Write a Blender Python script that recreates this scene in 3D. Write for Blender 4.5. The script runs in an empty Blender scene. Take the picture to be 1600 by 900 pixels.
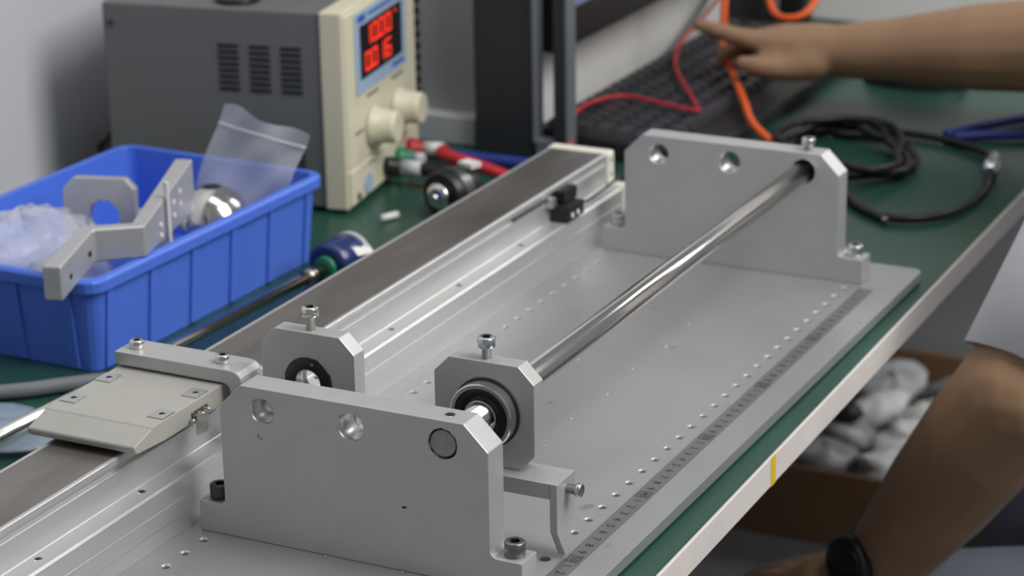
import bpy, bmesh, math, random
from mathutils import Vector, Matrix, Euler
from mathutils.geometry import delaunay_2d_cdt
random.seed(7)
PI = math.pi
scene = bpy.context.scene
COL = scene.collection

# ------------------------------------------------------------------ camera
cd = bpy.data.cameras.new('camera'); cam = bpy.data.objects.new('camera', cd); COL.objects.link(cam)
cam.location = (0.56487, -1.19364, 0.62707)
cam.rotation_euler = (math.radians(70.7727), math.radians(0.9537), math.radians(26.4381))
cd.sensor_width = 36.0; cd.lens = 88.434; cd.clip_start = 0.05
cd.dof.use_dof = True; cd.dof.focus_distance = 1.44; cd.dof.aperture_fstop = 9.5
scene.camera = cam
# ------------------------------------------------------------------ world and lamps
w = bpy.data.worlds.new('room_light'); scene.world = w; w.use_nodes = True
w.node_tree.nodes['Background'].inputs[0].default_value = (0.90, 0.95, 1.0, 1)
w.node_tree.nodes['Background'].inputs[1].default_value = 0.22
def area(name, loc, target, size, sizey, energy, color=(1, .98, .95)):
    l = bpy.data.lights.new(name, 'AREA'); l.shape = 'RECTANGLE'; l.size = size; l.size_y = sizey; l.energy = energy; l.color = color
    o = bpy.data.objects.new(name, l); COL.objects.link(o); o.location = loc
    o.rotation_euler = (Vector(target) - Vector(loc)).to_track_quat('-Z', 'Y').to_euler()
    return o
area('ceiling_lamp_light', (1.45, 0.20, 1.70), (0.0, 0.3, 0.0), 1.1, 1.3, 50, (1, .99, .97))
area('ceiling_lamp_light', (0.1, 0.3, 1.9), (0.0, 0.3, 0), 0.5, 1.4, 7)
area('ceiling_lamp_light', (1.10, 2.9, 1.75), (0.4, 1.5, 0), 0.6, 1.3, 24)
vs = scene.view_settings
vs.view_transform = 'Standard'; vs.look = 'None'; vs.gamma = 1.0; vs.exposure = 0.0; vs.use_curve_mapping = False

# ------------------------------------------------------------------ materials
def mat(name, color, metallic=0.0, rough=0.5, vary=0.0, vscale=30.0, bump=0.0, bscale=400.0, emit=None, estr=1.0,
        trans=0.0, alpha=1.0, ior=1.45, stretch=None, color2=None, coat=0.0, spec=0.5, aniso=0.0):
    m = bpy.data.materials.new(name); m.use_nodes = True
    nt = m.node_tree; b = nt.nodes['Principled BSDF']; N = nt.nodes.new; Lk = nt.links.new
    c = tuple(color) + (1,)
    b.inputs['Base Color'].default_value = c
    b.inputs['Metallic'].default_value = metallic; b.inputs['Roughness'].default_value = rough
    b.inputs['IOR'].default_value = ior; b.inputs['Specular IOR Level'].default_value = spec
    b.inputs['Transmission Weight'].default_value = trans; b.inputs['Alpha'].default_value = alpha
    b.inputs['Coat Weight'].default_value = coat; b.inputs['Coat Roughness'].default_value = 0.1
    if aniso: b.inputs['Anisotropic'].default_value = aniso
    if emit: b.inputs['Emission Color'].default_value = tuple(emit) + (1,); b.inputs['Emission Strength'].default_value = estr
    if vary or bump:
        tc = N('ShaderNodeTexCoord'); mp = N('ShaderNodeMapping'); Lk(tc.outputs['Object'], mp.inputs['Vector'])
        if stretch: mp.inputs['Scale'].default_value = stretch
    if vary:
        n = N('ShaderNodeTexNoise'); n.inputs['Scale'].default_value = vscale; n.inputs['Detail'].default_value = 5
        Lk(mp.outputs[0], n.inputs['Vector'])
        r = N('ShaderNodeValToRGB'); r.color_ramp.elements[0].position = 0.3; r.color_ramp.elements[1].position = 0.7
        c2 = tuple(color2) if color2 else tuple(max(0, v * (1 - vary)) for v in color)
        r.color_ramp.elements[0].color = c2 + (1,); r.color_ramp.elements[1].color = c
        Lk(n.outputs[0], r.inputs[0]); Lk(r.outputs[0], b.inputs['Base Color'])
    if bump:
        n2 = N('ShaderNodeTexNoise'); n2.inputs['Scale'].default_value = bscale; n2.inputs['Detail'].default_value = 3
        Lk(mp.outputs[0], n2.inputs['Vector'])
        bp = N('ShaderNodeBump'); bp.inputs['Strength'].default_value = bump; bp.inputs['Distance'].default_value = 0.001
        Lk(n2.outputs[0], bp.inputs['Height']); Lk(bp.outputs[0], b.inputs['Normal'])
    return m
M = {}
M['alu'] = mat('anodised_aluminium', (0.53, 0.53, 0.53), 0.55, 0.45, vary=0.06, vscale=60)
M['alu_base'] = mat('anodised_base_plate', (0.47, 0.47, 0.472), 0.6, 0.36, vary=0.10, vscale=14)
def stain(m, scale, lo, hi, fac):
    nt = m.node_tree; b = nt.nodes['Principled BSDF']; src = b.inputs['Base Color'].links[0].from_socket
    tc = nt.nodes.new('ShaderNodeTexCoord'); n = nt.nodes.new('ShaderNodeTexNoise'); n.inputs['Scale'].default_value = scale; n.inputs['Detail'].default_value = 2
    nt.links.new(tc.outputs['Object'], n.inputs['Vector'])
    r = nt.nodes.new('ShaderNodeMapRange'); r.inputs[1].default_value = lo; r.inputs[2].default_value = hi; r.inputs[4].default_value = fac
    nt.links.new(n.outputs[0], r.inputs[0])
    mx = nt.nodes.new('ShaderNodeMix'); mx.data_type = 'RGBA'; mx.inputs['B'].default_value = (0.16, 0.15, 0.13, 1)
    nt.links.new(r.outputs[0], mx.inputs['Factor']); nt.links.new(src, mx.inputs['A']); nt.links.new(mx.outputs['Result'], b.inputs['Base Color'])
stain(M['alu_base'], 38, 0.71, 0.75, 0.45)
M['alu_ext'] = mat('extruded_aluminium', (0.58, 0.58, 0.58), 0.6, 0.42, vary=0.07, vscale=8, stretch=(30, 0.6, 30))
M['alu_cut'] = mat('machined_aluminium', (0.75, 0.75, 0.75), 0.9, 0.34)
M['strip'] = mat('steel_cover_strip', (0.27, 0.25, 0.23), 0.7, 0.38, vary=0.40, vscale=9, stretch=(4, 0.8, 4))
M['cream'] = mat('cream_painted_metal', (0.39, 0.38, 0.345), 0.0, 0.45, vary=0.05, vscale=40)
M['creamcap'] = mat('cream_end_cap', (0.72, 0.70, 0.60), 0.0, 0.5)
M['chrome'] = mat('polished_steel', (0.72, 0.69, 0.65), 1.0, 0.15)
M['steel'] = mat('zinc_steel', (0.62, 0.64, 0.66), 1.0, 0.25)
M['dsteel'] = mat('black_oxide_steel', (0.08, 0.085, 0.09), 0.7, 0.38)
M['dark'] = mat('dark_socket', (0.012, 0.012, 0.013), 0.0, 0.6)
M['blackrub'] = mat('black_seal', (0.008, 0.008, 0.010), 0.0, 0.28)
M['tape'] = mat('steel_tape', (0.25, 0.26, 0.27), 0.65, 0.40, vary=0.05, vscale=50)
M['ink'] = mat('tape_ink', (0.02, 0.02, 0.022), 0.0, 0.6)
M['green'] = mat('green_bench_mat', (0.020, 0.075, 0.054), 0.0, 0.30, vary=0.22, vscale=7, bump=0.05, bscale=900)
M['edge'] = mat('bench_edge_band', (0.76, 0.70, 0.665), 0.0, 0.5, vary=0.10, vscale=18)
M['yellow'] = mat('yellow_tape', (0.78, 0.52, 0.03), 0.0, 0.5)
M['wall'] = mat('white_wall_paint', (0.58, 0.585, 0.62), 0.0, 0.7, bump=0.05, bscale=200)
M['panel'] = mat('white_panel_paint', (0.74, 0.73, 0.71), 0.0, 0.6)
M['greyshade'] = mat('grey_and_shaded_white_paint', (0.42, 0.425, 0.435), 0.0, 0.5)  # board grey, also paints shade onto the white cabinet
M['ltgrey'] = mat('light_grey_paint', (0.50, 0.51, 0.53), 0.0, 0.5)
M['shelf'] = mat('grey_shelf_laminate', (0.22, 0.23, 0.245), 0.0, 0.5, vary=0.1, vscale=5)
M['floor'] = mat('grey_floor', (0.10, 0.105, 0.115), 0.0, 0.45, vary=0.15, vscale=5)
M['dkframe'] = mat('dark_slate_paint', (0.022, 0.027, 0.032), 0.0, 0.45)
M['frameedge'] = mat('pale_frame_edge', (0.16, 0.18, 0.20), 0.2, 0.45)  # paler tone for the lips and bottom rail of the dark frame
M['psu'] = mat('psu_grey_paint', (0.150, 0.153, 0.152), 0.15, 0.5, bump=0.06, bscale=1200)
M['psucream'] = mat('psu_cream_plastic', (0.64, 0.60, 0.45), 0.0, 0.45)
M['psublue'] = mat('psu_display_label', (0.33, 0.45, 0.60), 0.0, 0.4)
M['lblblue'] = mat('blue_print', (0.03, 0.10, 0.42), 0.0, 0.5)
M['black'] = mat('black_plastic', (0.012, 0.012, 0.013), 0.0, 0.38)
M['screen'] = mat('display_window', (0.010, 0.010, 0.014), 0.0, 0.35)
M['led'] = mat('red_led', (0.5, 0.02, 0.01), 0.0, 0.5, emit=(1.0, 0.045, 0.012), estr=1.0)
M['bin'] = mat('blue_polypropylene', (0.075, 0.175, 0.70), 0.0, 0.38, vary=0.06, vscale=20)
M['bag'] = mat('clear_polythene', (0.72, 0.75, 0.80), 0.0, 0.22, trans=0.0, alpha=0.36)
M['bagpile'] = mat('bubble_film', (0.75, 0.76, 0.80), 0.0, 0.20, alpha=0.42, bump=1.0, bscale=150)
M['bagblue'] = mat('bluish_film', (0.34, 0.42, 0.52), 0.0, 0.22, alpha=0.62, bump=0.4, bscale=40)
M['bagzip'] = mat('polythene_zip', (0.78, 0.80, 0.84), 0.0, 0.3, alpha=0.6)
M['white'] = mat('white_plastic', (0.72, 0.72, 0.71), 0.0, 0.4)
M['kb'] = mat('keyboard_black', (0.016, 0.016, 0.018), 0.0, 0.42)
M['key'] = mat('keycap_black', (0.045, 0.045, 0.050), 0.0, 0.34)
M['monscreen'] = mat('monitor_screen', (0.03, 0.03, 0.05), 0.0, 0.2, emit=(0.35, 0.40, 0.75), estr=0.30)
M['orange'] = mat('orange_sheath', (0.85, 0.13, 0.025), 0.0, 0.4)
M['red'] = mat('red_sheath', (0.50, 0.025, 0.035), 0.0, 0.4)
M['blue'] = mat('blue_sheath', (0.015, 0.035, 0.22), 0.0, 0.4)
M['grey'] = mat('grey_sheath', (0.16, 0.17, 0.18), 0.0, 0.5)
M['gcap'] = mat('green_plastic', (0.02, 0.20, 0.10), 0.0, 0.4)
M['rotor'] = mat('dark_blue_rotor', (0.020, 0.035, 0.13), 0.0, 0.22)
M['bagfilm'] = mat('grey_film', (0.36, 0.35, 0.36), 0.0, 0.35, vary=0.4, vscale=25, bump=0.8, bscale=90)
M['card'] = mat('brown_cardboard', (0.22, 0.125, 0.06), 0.0, 0.8, vary=0.15, vscale=12)
M['skin'] = mat('skin', (0.36, 0.215, 0.122), 0.0, 0.5, vary=0.14, vscale=18)
M['nail'] = mat('finger_nail', (0.45, 0.27, 0.21), 0.0, 0.35)
M['shirt'] = mat('white_cotton', (0.70, 0.71, 0.74), 0.0, 0.85, bump=0.35, bscale=60)
M['jeans'] = mat('grey_blue_denim', (0.16, 0.18, 0.22), 0.0, 0.9, bump=0.4, bscale=80)
M['navy'] = mat('navy_cloth', (0.022, 0.026, 0.045), 0.0, 0.9, bump=0.3, bscale=80)
M['hair'] = mat('dark_hair', (0.012, 0.010, 0.009), 0.0, 0.5)
M['glossblack'] = mat('watch_glass', (0.006, 0.006, 0.007), 0.0, 0.08)

# ------------------------------------------------------------------ mesh helpers
WM = {}      # world matrix of every parent
class MB:
    def __init__(s): s.v = []; s.f = []; s.sm = []
    def add(s, vs_, fs, smooth=False):
        o = len(s.v); s.v += [Vector(p) for p in vs_]
        for q in fs: s.f.append([i + o for i in q]); s.sm.append(smooth)
        return s
    def box(s, x0, x1, y0, y1, z0, z1):
        v = [(x, y, z) for z in (z0, z1) for y in (y0, y1) for x in (x0, x1)]
        return s.add(v, [(0, 2, 3, 1), (4, 5, 7, 6), (0, 1, 5, 4), (2, 6, 7, 3), (0, 4, 6, 2), (1, 3, 7, 5)])
    def ring(s, p0, p1, prof, n=24, caps=True, smooth=True):
        """lathe around the axis p0->p1; prof = [(t along axis in metres, radius)]"""
        p0 = Vector(p0); ax = (Vector(p1) - p0).normalized()
        a = ax.orthogonal().normalized(); b = ax.cross(a)
        vs_ = []
        for t, r in prof:
            for k in range(n):
                th = 2 * PI * k / n
                vs_.append(p0 + ax * t + (a * math.cos(th) + b * math.sin(th)) * r)
        fs = []
        for i in range(len(prof) - 1):
            for k in range(n):
                k2 = (k + 1) % n
                fs.append((i * n + k, i * n + k2, (i + 1) * n + k2, (i + 1) * n + k))
        s.add(vs_, fs, smooth)
        if caps:
            o = len(s.v) - len(vs_)
            s.f.append([o + k for k in reversed(range(n))]); s.sm.append(False)
            o2 = o + (len(prof) - 1) * n
            s.f.append([o2 + k for k in range(n)]); s.sm.append(False)
        return s
    def cyl(s, p0, p1, r, n=24, r1=None):
        L = (Vector(p1) - Vector(p0)).length
        return s.ring(p0, p1, [(0, r), (L, r if r1 is None else r1)], n)
    def sphere(s, c, r, n=16, m=10, sc=(1, 1, 1), t0=0.0, t1=PI):
        c = Vector(c); vs_ = []
        for i in range(m + 1):
            th = t0 + (t1 - t0) * i / m
            for k in range(n):
                ph = 2 * PI * k / n
                vs_.append(c + Vector((r * sc[0] * math.sin(th) * math.cos(ph), r * sc[1] * math.sin(th) * math.sin(ph), r * sc[2] * math.cos(th))))
        fs = [(i * n + k, (i + 1) * n + k, (i + 1) * n + (k + 1) % n, i * n + (k + 1) % n) for i in range(m) for k in range(n)]
        return s.add(vs_, fs, True)
    def tube(s, pts, r, n=10, sub=6):
        P = smooth_path(pts, sub); up = Vector((0, 0, 1)); vs_ = []
        for i, p in enumerate(P):
            d = (P[min(i + 1, len(P) - 1)] - P[max(i - 1, 0)]).normalized()
            a = d.cross(up)
            if a.length < 1e-3: a = d.cross(Vector((0, 1, 0)))
            a.normalize(); b = d.cross(a)
            for k in range(n):
                th = 2 * PI * k / n; vs_.append(p + (a * math.cos(th) + b * math.sin(th)) * r)
        L = len(P)
        fs = [(i * n + k, i * n + (k + 1) % n, (i + 1) * n + (k + 1) % n, (i + 1) * n + k) for i in range(L - 1) for k in range(n)]
        fs += [tuple(reversed(range(n))), tuple((L - 1) * n + k for k in range(n))]
        return s.add(vs_, fs, True)
    def plate(s, outline, d0, d1, axis='z', holes=()):
        """extrude a 2-D outline with round holes from d0 to d1 along axis. holes: (u, v, r[, n[, countersink r, countersink depth]]).
        axis 'z': (u,v)=(x,y); 'y': (u,v)=(x,z); 'x': (u,v)=(y,z)"""
        def P(u, v, d): return {'z': (u, v, d), 'y': (u, d, v), 'x': (d, u, v)}[axis]
        def loops(which):
            ls = [list(outline)]
            for h in holes:
                r = h[2]; n = h[3] if len(h) > 3 else 20
                if len(h) > 4 and which == 1: r = h[4]
                ls.append([(h[0] + r * math.cos(2 * PI * k / n), h[1] + r * math.sin(2 * PI * k / n)) for k in range(n)])
            return ls
        def inside(pt, poly):
            x, y = pt; c = False; j = len(poly) - 1
            for i in range(len(poly)):
                xi, yi = poly[i]; xj, yj = poly[j]
                if (yi > y) != (yj > y) and x < (xj - xi) * (y - yi) / (yj - yi) + xi: c = not c
                j = i
            return c
        idx = []
        for which, d in ((0, d0), (1, d1)):
            ls = loops(which); pts = []; edges = []
            for l in ls:
                o = len(pts); pts += [Vector(p) for p in l]; edges += [(o + i, o + (i + 1) % len(l)) for i in range(len(l))]
            r = delaunay_2d_cdt(pts, edges, [], 0, 1e-7)
            tris = []
            hs = [(h[0], h[1], (h[4] if len(h) > 4 and which == 1 else h[2])) for h in holes]
            for t in r[2]:
                c = ((r[0][t[0]].x + r[0][t[1]].x + r[0][t[2]].x) / 3, (r[0][t[0]].y + r[0][t[1]].y + r[0][t[2]].y) / 3)
                if not inside(c, ls[0]): continue
                if any((c[0] - h[0]) ** 2 + (c[1] - h[1]) ** 2 < (h[2] * 0.985) ** 2 for h in hs): continue
                tris.append(t if which == 1 else tuple(reversed(t)))
            s.add([P(p.x, p.y, d) for p in r[0]], tris)
        # side walls
        l = list(outline); n = len(l)
        s.add([P(u, v, d0) for u, v in l] + [P(u, v, d1) for u, v in l], [(i, (i + 1) % n, n + (i + 1) % n, n + i) for i in range(n)])
        for h in holes:
            n = h[3] if len(h) > 3 else 20
            prof = [(d0, h[2])]
            if len(h) > 4: prof += [(d1 - h[5] * (1 if d1 > d0 else -1), h[2]), (d1, h[4])]
            else: prof += [(d1, h[2])]
            vs_ = [P(h[0] + r * math.cos(2 * PI * k / n), h[1] + r * math.sin(2 * PI * k / n), d) for d, r in prof for k in range(n)]
            fs = [(i * n + k, (i + 1) * n + k, (i + 1) * n + (k + 1) % n, i * n + (k + 1) % n) for i in range(len(prof) - 1) for k in range(n)]
            s.add(vs_, fs, True)
        return s
    def mesh(s, name, m, weld=True):
        me = bpy.data.meshes.new(name)
        me.from_pydata([tuple(p) for p in s.v], [], s.f)
        for p, k in zip(me.polygons, s.sm): p.use_smooth = k
        bm = bmesh.new(); bm.from_mesh(me)
        if weld: bmesh.ops.remove_doubles(bm, verts=bm.verts, dist=1e-6)
        bmesh.ops.recalc_face_normals(bm, faces=bm.faces)
        bm.to_mesh(me); bm.free()
        me.materials.append(M[m] if isinstance(m, str) else m)
        return me
    def build(s, name, m, parent=None, local=False, bevel=0.0, seg=2, loc=None):
        if parent is not None and not local:
            inv = WM[parent.name].inverted(); s.v = [inv @ p for p in s.v]
        if loc is not None:
            lv = Vector(loc); s.v = [p - lv for p in s.v]
        o = bpy.data.objects.new(name, s.mesh(name, m)); COL.objects.link(o)
        if loc is not None: o.location = loc
        if parent is not None: o.parent = parent; WM[o.name] = WM[parent.name].copy() @ Matrix.Translation(o.location)
        else: WM[o.name] = Matrix.Translation(o.location)
        if bevel:
            b = o.modifiers.new('bevel', 'BEVEL'); b.width = bevel; b.segments = seg; b.limit_method = 'ANGLE'; b.angle_limit = math.radians(40)
        return o
def smooth_path(pts, sub=6):
    P = [Vector(p) for p in pts]
    if len(P) < 3 or sub <= 1: return P
    out = []
    for i in range(len(P) - 1):
        p0 = P[max(i - 1, 0)]; p1 = P[i]; p2 = P[i + 1]; p3 = P[min(i + 2, len(P) - 1)]
        for k in range(sub):
            t = k / sub
            out.append(0.5 * ((2 * p1) + (p2 - p0) * t + (2 * p0 - 5 * p1 + 4 * p2 - p3) * t * t + (3 * p1 - p0 - 3 * p2 + p3) * t ** 3))
    out.append(P[-1]); return out
def tag(o, label, cat, group=None):
    o['label'] = label; o['category'] = cat
    if group: o['group'] = group
    return o
def thing(name, label, cat, loc=(0, 0, 0), rotz=0.0, group=None):
    o = bpy.data.objects.new(name, None); COL.objects.link(o); o.empty_display_size = 0.02
    o.location = loc; o.rotation_euler = (0, 0, rotz)
    WM[o.name] = Matrix.Translation(Vector(loc)) @ Matrix.Rotation(rotz, 4, 'Z')
    return tag(o, label, cat, group)
def struct(name, mb, m, **k):
    o = mb.build(name, m, **k); o['kind'] = 'structure'; return o
def inst(name, me, parent, loc, rot=(0, 0, 0)):
    o = bpy.data.objects.new(name, me); COL.objects.link(o); o.parent = parent; o.location = loc; o.rotation_euler = rot
    if parent is not None: WM[o.name] = WM[parent.name] @ Matrix.Translation(Vector(loc))
    return o
def text_mesh(body, size, m, name='digit'):
    c = bpy.data.curves.new('t', 'FONT'); c.body = body; c.size = size; c.align_x = 'CENTER'; c.align_y = 'CENTER'; c.resolution_u = 3; c.extrude = 0.00004
    o = bpy.data.objects.new('t', c); COL.objects.link(o)
    bpy.context.view_layer.update()
    me = bpy.data.meshes.new_from_object(o.evaluated_get(bpy.context.evaluated_depsgraph_get()))
    bpy.data.objects.remove(o); me.name = name; me.materials.clear(); me.materials.append(M[m]); return me
def arc(cx, cy, r, a0, a1, n=6):
    return [(cx + r * math.cos(math.radians(a0 + (a1 - a0) * i / n)), cy + r * math.sin(math.radians(a0 + (a1 - a0) * i / n))) for i in range(n + 1)]

# socket-head screw: head with hex recess, optional shank, standing on z = base of the head
def socket_screw(parent, base, r, h, m, shank=0.0, name='socket_screw', axis='z'):
    hexr = r * 0.52
    mb = MB()
    def R(p):
        x, y, z = p
        q = {'z': (x, y, z), 'x': (z, y, -x), '-y': (x, -z, y)}[axis]
        return Vector(base) + Vector(q)
    n = 24
    prof = [(-shank, r * 0.55), (0, r * 0.55), (0, r * 0.97), (0.0004, r), (h - r * 0.12, r), (h, r * 0.86)] if shank else [(0, r * 0.97), (0.0003, r), (h - r * 0.12, r), (h, r * 0.86)]
    vs_ = [R((q * math.cos(2 * PI * k / n), q * math.sin(2 * PI * k / n), t)) for t, q in prof for k in range(n)]
    fs = [(i * n + k, i * n + (k + 1) % n, (i + 1) * n + (k + 1) % n, (i + 1) * n + k) for i in range(len(prof) - 1) for k in range(n)]
    top = len(prof) - 1
    # annulus to a 6-sided socket, expressed with 24 points on the hexagon
    def hexpt(k):
        th = 2 * PI * k / n; a = ((math.degrees(th) + 30) % 60) - 30
        return hexr * math.cos(PI / 6) / math.cos(math.radians(a))
    o1 = len(vs_)
    vs_ += [R((hexpt(k) * math.cos(2 * PI * k / n), hexpt(k) * math.sin(2 * PI * k / n), h)) for k in range(n)]
    fs += [(top * n + k, top * n + (k + 1) % n, o1 + (k + 1) % n, o1 + k) for k in range(n)]
    fs.append(tuple(reversed(range(n))))
    mb.add(vs_, fs, False)
    o = mb.build(name, m, parent)
    s2 = MB(); vv = [R((hexpt(k) * math.cos(2 * PI * k / n), hexpt(k) * math.sin(2 * PI * k / n), z)) for z in (h, h * 0.45) for k in range(n)]
    s2.add(vv, [(k, n + k, n + (k + 1) % n, (k + 1) % n) for k in range(n)] + [tuple(n + k for k in range(n))])
    s2.build('hex_socket', 'dark', o)
    for p in o.data.polygons: p.use_smooth = len(p.vertices) == 4
    return o

# ================================================================== SETTING
ZT = -0.0092      # bench top
ZF = -0.77        # floor
struct('floor', MB().box(-1.2, 3.0, -2.2, 3.6, ZF - 0.05, ZF), 'floor')
struct('wall_left', MB().box(-0.82, -0.76, -2.2, 3.6, ZF, 1.9), 'wall')
struct('wall_back', MB().box(-0.76, 3.0, 3.5, 3.6, ZF, 1.9), 'wall')
struct('baseboard_left', MB().box(-0.76, -0.75, -2.2, 3.5, ZF, ZF + 0.08), 'ltgrey', bevel=0.002)

# bench ------------------------------------------------------------
th = 0.0154
bench = thing('workbench', 'long workbench with green mat top and white edge band', 'workbench', (0.0442, 0.0, ZF), th)
mb = MB(); mb.box(-0.79, -0.0, -1.0, 1.42, -ZF + ZT - 0.0195, -ZF + ZT - 0.0015); mb.build('table_top', 'edge', bench, local=True, bevel=0.001)
MB().box(-0.79, -0.0012, -1.0, 1.42, -ZF + ZT - 0.0015, -ZF + ZT).build('bench_mat', 'green', bench, local=True, bevel=0.0005)
MB().box(-0.00, 0.0012, -1.0, 1.42, -ZF + ZT - 0.0205, -ZF + ZT - 0.0006).build('edge_band', 'edge', bench, local=True, bevel=0.0004)
MB().box(0.0012, 0.0015, 0.2065, 0.2155, -ZF + ZT - 0.0205, -ZF + ZT - 0.0004).build('yellow_mark', 'yellow', bench, local=True)
for (x, y) in ((-0.76, -0.95), (-0.76, 1.36), (-0.13, -0.95)):
    MB().box(x, x + 0.04, y, y + 0.04, 0, -ZF + ZT - 0.0195).build('leg', 'ltgrey', bench, local=True, bevel=0.002)
MB().box(-0.78, -0.06, 0.0, 1.42, 0.24, 0.258).build('lower_shelf', 'shelf', bench, local=True, bevel=0.001)

# white cabinet unit that carries the monitor, and the divider at the far end
cab = thing('monitor_cabinet', 'white cabinet with shaded side painted grey and slotted vent standing behind the keyboard', 'cabinet', (-0.59, 1.08, ZT))
MB().box(-0.754, -0.4305, 0.792, 1.368, ZT, 0.62).build('body', 'greyshade', cab, bevel=0.002)  # white cabinet; grey body colour carries the shade of its near side
MB().box(-0.4305, -0.4275, 0.794, 1.368, ZT, 0.62).build('front_panel', 'panel', cab, bevel=0.001)
MB().box(-0.60, -0.462, 0.772, 0.792, ZT, 0.018).build('base_ledge', 'ltgrey', cab, bevel=0.002)
for k in range(15):
    z = 0.026 + k * 0.0108
    MB().box(-0.5365, -0.5275, 0.7905, 0.7922, z + 0.004, z + 0.010).build('vent_slot', 'dark', cab)
tag(MB().box(-0.4265, 0.34, 1.372, 1.392, ZT, 0.45).build('desk_divider', 'panel', bevel=0.002), 'plain white divider panel at the far end of the bench', 'divider')

# ================================================================== FIXTURE
XL, XR, XFL, XFR, H, HF, T, CH, Y0, Y1 = -0.2021, -0.0265, -0.2203, -0.0065, 0.0977, 0.0193, 0.0187, 0.0150, -0.0546, 0.5245
XE, YE = 0.0251, 0.5775
# base plate with drilled holes
r = 0.008
out = [(-0.320, -0.62), (XE, -0.62)] + arc(XE - r, YE - r, r, 0, 90) + arc(-0.320 + r, YE - r, r, 90, 180)
holes = []
for k in range(-9, 27):
    y = -0.0061 + 0.02 * k
    if k == -2 or (Y0 - 0.002 < y < Y0 + T + 0.002): continue
    if k <= 25: holes.append((-0.2113, y, 0.0024, 16, 0.0037, 0.0010))
    rr = 0.0018
    if k == 0: holes.append((-0.0161, y, 0.0033, 16, 0.0037, 0.0004)); continue
    holes.append((-0.0161, y, 0.0024, 16, 0.0037, 0.0010))
for k in range(9):
    y = -0.0064 + 0.05 * k
    if k == 0: continue
    holes.append((-0.0905 + (0.0018 if k % 2 else -0.0018), y, 0.0010, 10, 0.0017, 0.0006))
for (x, y) in ((-0.1343, 0.2945), (-0.1343, 0.1945), (-0.012, 0.549), (-0.082, -0.0560), (-0.133, -0.0560)):
    holes.append((x, y, 0.0011, 10, 0.0018, 0.0006))
bp = thing('base_plate', 'wide silver aluminium base plate with rows of drilled holes', 'base plate', (0, 0, ZT))
MB().plate(out, -0.0075, 0.0, 'z', holes).build('plate', 'alu_base', bp, bevel=0.0007, seg=2)
MB().plate([(-0.31, -0.61), (XE - 0.004, -0.61), (XE - 0.004, YE - 0.006), (-0.31, YE - 0.006)], ZT, -0.0075).build('shade_underlay', 'dark', bp)  # dark sheet standing in for shade below the plate and in its holes

# end plates
def end_plate(y0, label, front):
    f = 0.0045
    out = [(XFL, 0.0001), (XFR, 0.0001), (XFR, HF)] + arc(XR + f, HF + f, f, 270, 180) + [(XR, H - CH), (XR - CH, H), (XL + CH, H), (XL, H - CH)] + arc(XL - f, HF + f, f, 0, -90) + [(XFL, HF)]
    t = thing('end_plate', label, 'end plate', ((XFL + XFR) / 2, y0 + T / 2, 0), group='end plates of the fixture')
    hs = [(-0.1731, 0.0836, 0.0083, 32), (-0.1143, 0.0836, 0.0088, 32), (-0.0550, 0.0836, 0.0094, 32)]
    MB().plate(out, y0 + T, y0, 'y', hs).build('plate_body', 'alu', t, bevel=0.0005)
    for hx, hz, hr, _ in hs[:2]:
        mb = MB(); mb.ring((hx, y0 + 0.0006, hz), (hx, y0 + T, hz), [(0, hr - 0.0001), (0.0008, hr - 0.0007), (T - 0.002, hr - 0.0007), (T - 0.0012, hr - 0.0001)], 32, caps=False)
        mb.build('bore_sleeve', 'alu_cut', t)
    for x in (-0.2113, -0.0155):
        socket_screw(t, (x, y0 + T / 2, HF + 0.0001), 0.0061, 0.0088, 'dsteel' if front and x < -0.1 else 'steel' if not front else 'dsteel_r')
    if front:
        MB().cyl((-0.0548, y0 + T * 0.52, H + 0.00012), (-0.0548, y0 + T * 0.52, H + 0.00018), 0.0027, 20).build('threaded_hole', 'dark', t)
        mb = MB(); mb.ring((-0.0548, y0 + T * 0.52, H), (-0.0548, y0 + T * 0.52, H + 1), [(0.0001, 0.0034), (0.0003, 0.0031), (0.0002, 0.0026)], 20, caps=False); mb.build('hole_rim', 'chrome', t)
        for x, z in ((-0.0815, 0.0402), (-0.0800, 0.0404)):
            MB().cyl((x, y0 - 0.00006, z), (x, y0 + 0.0001, z), 0.0008, 10).build('dark_speck', 'dark', t)
        mb = MB(); mb.tube([(-0.1765, y0 - 0.0001, 0.0690), (-0.1760, y0 - 0.0001, 0.0672), (-0.1745, y0 - 0.0001, 0.0664), (-0.1732, y0 - 0.0001, 0.0667)], 0.00035, 6, 3); mb.build('scratch_mark', 'grey', t)
    else:
        socket_screw(t, (-0.0548, y0 + T * 0.5, H + 0.0045), 0.0052, 0.0052, 'chrome', shank=0.0046, name='clamp_screw')
    return t
M['dsteel_r'] = mat('worn_oxide_steel', (0.22, 0.225, 0.225), 0.85, 0.36, vary=0.3, vscale=400)
end_plate(Y0, 'silver end plate with three holes nearest the camera, dark bolt at its left foot', True)
end_plate(Y1, 'silver end plate at the far end, holding the far end of the round shaft', False)

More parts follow.
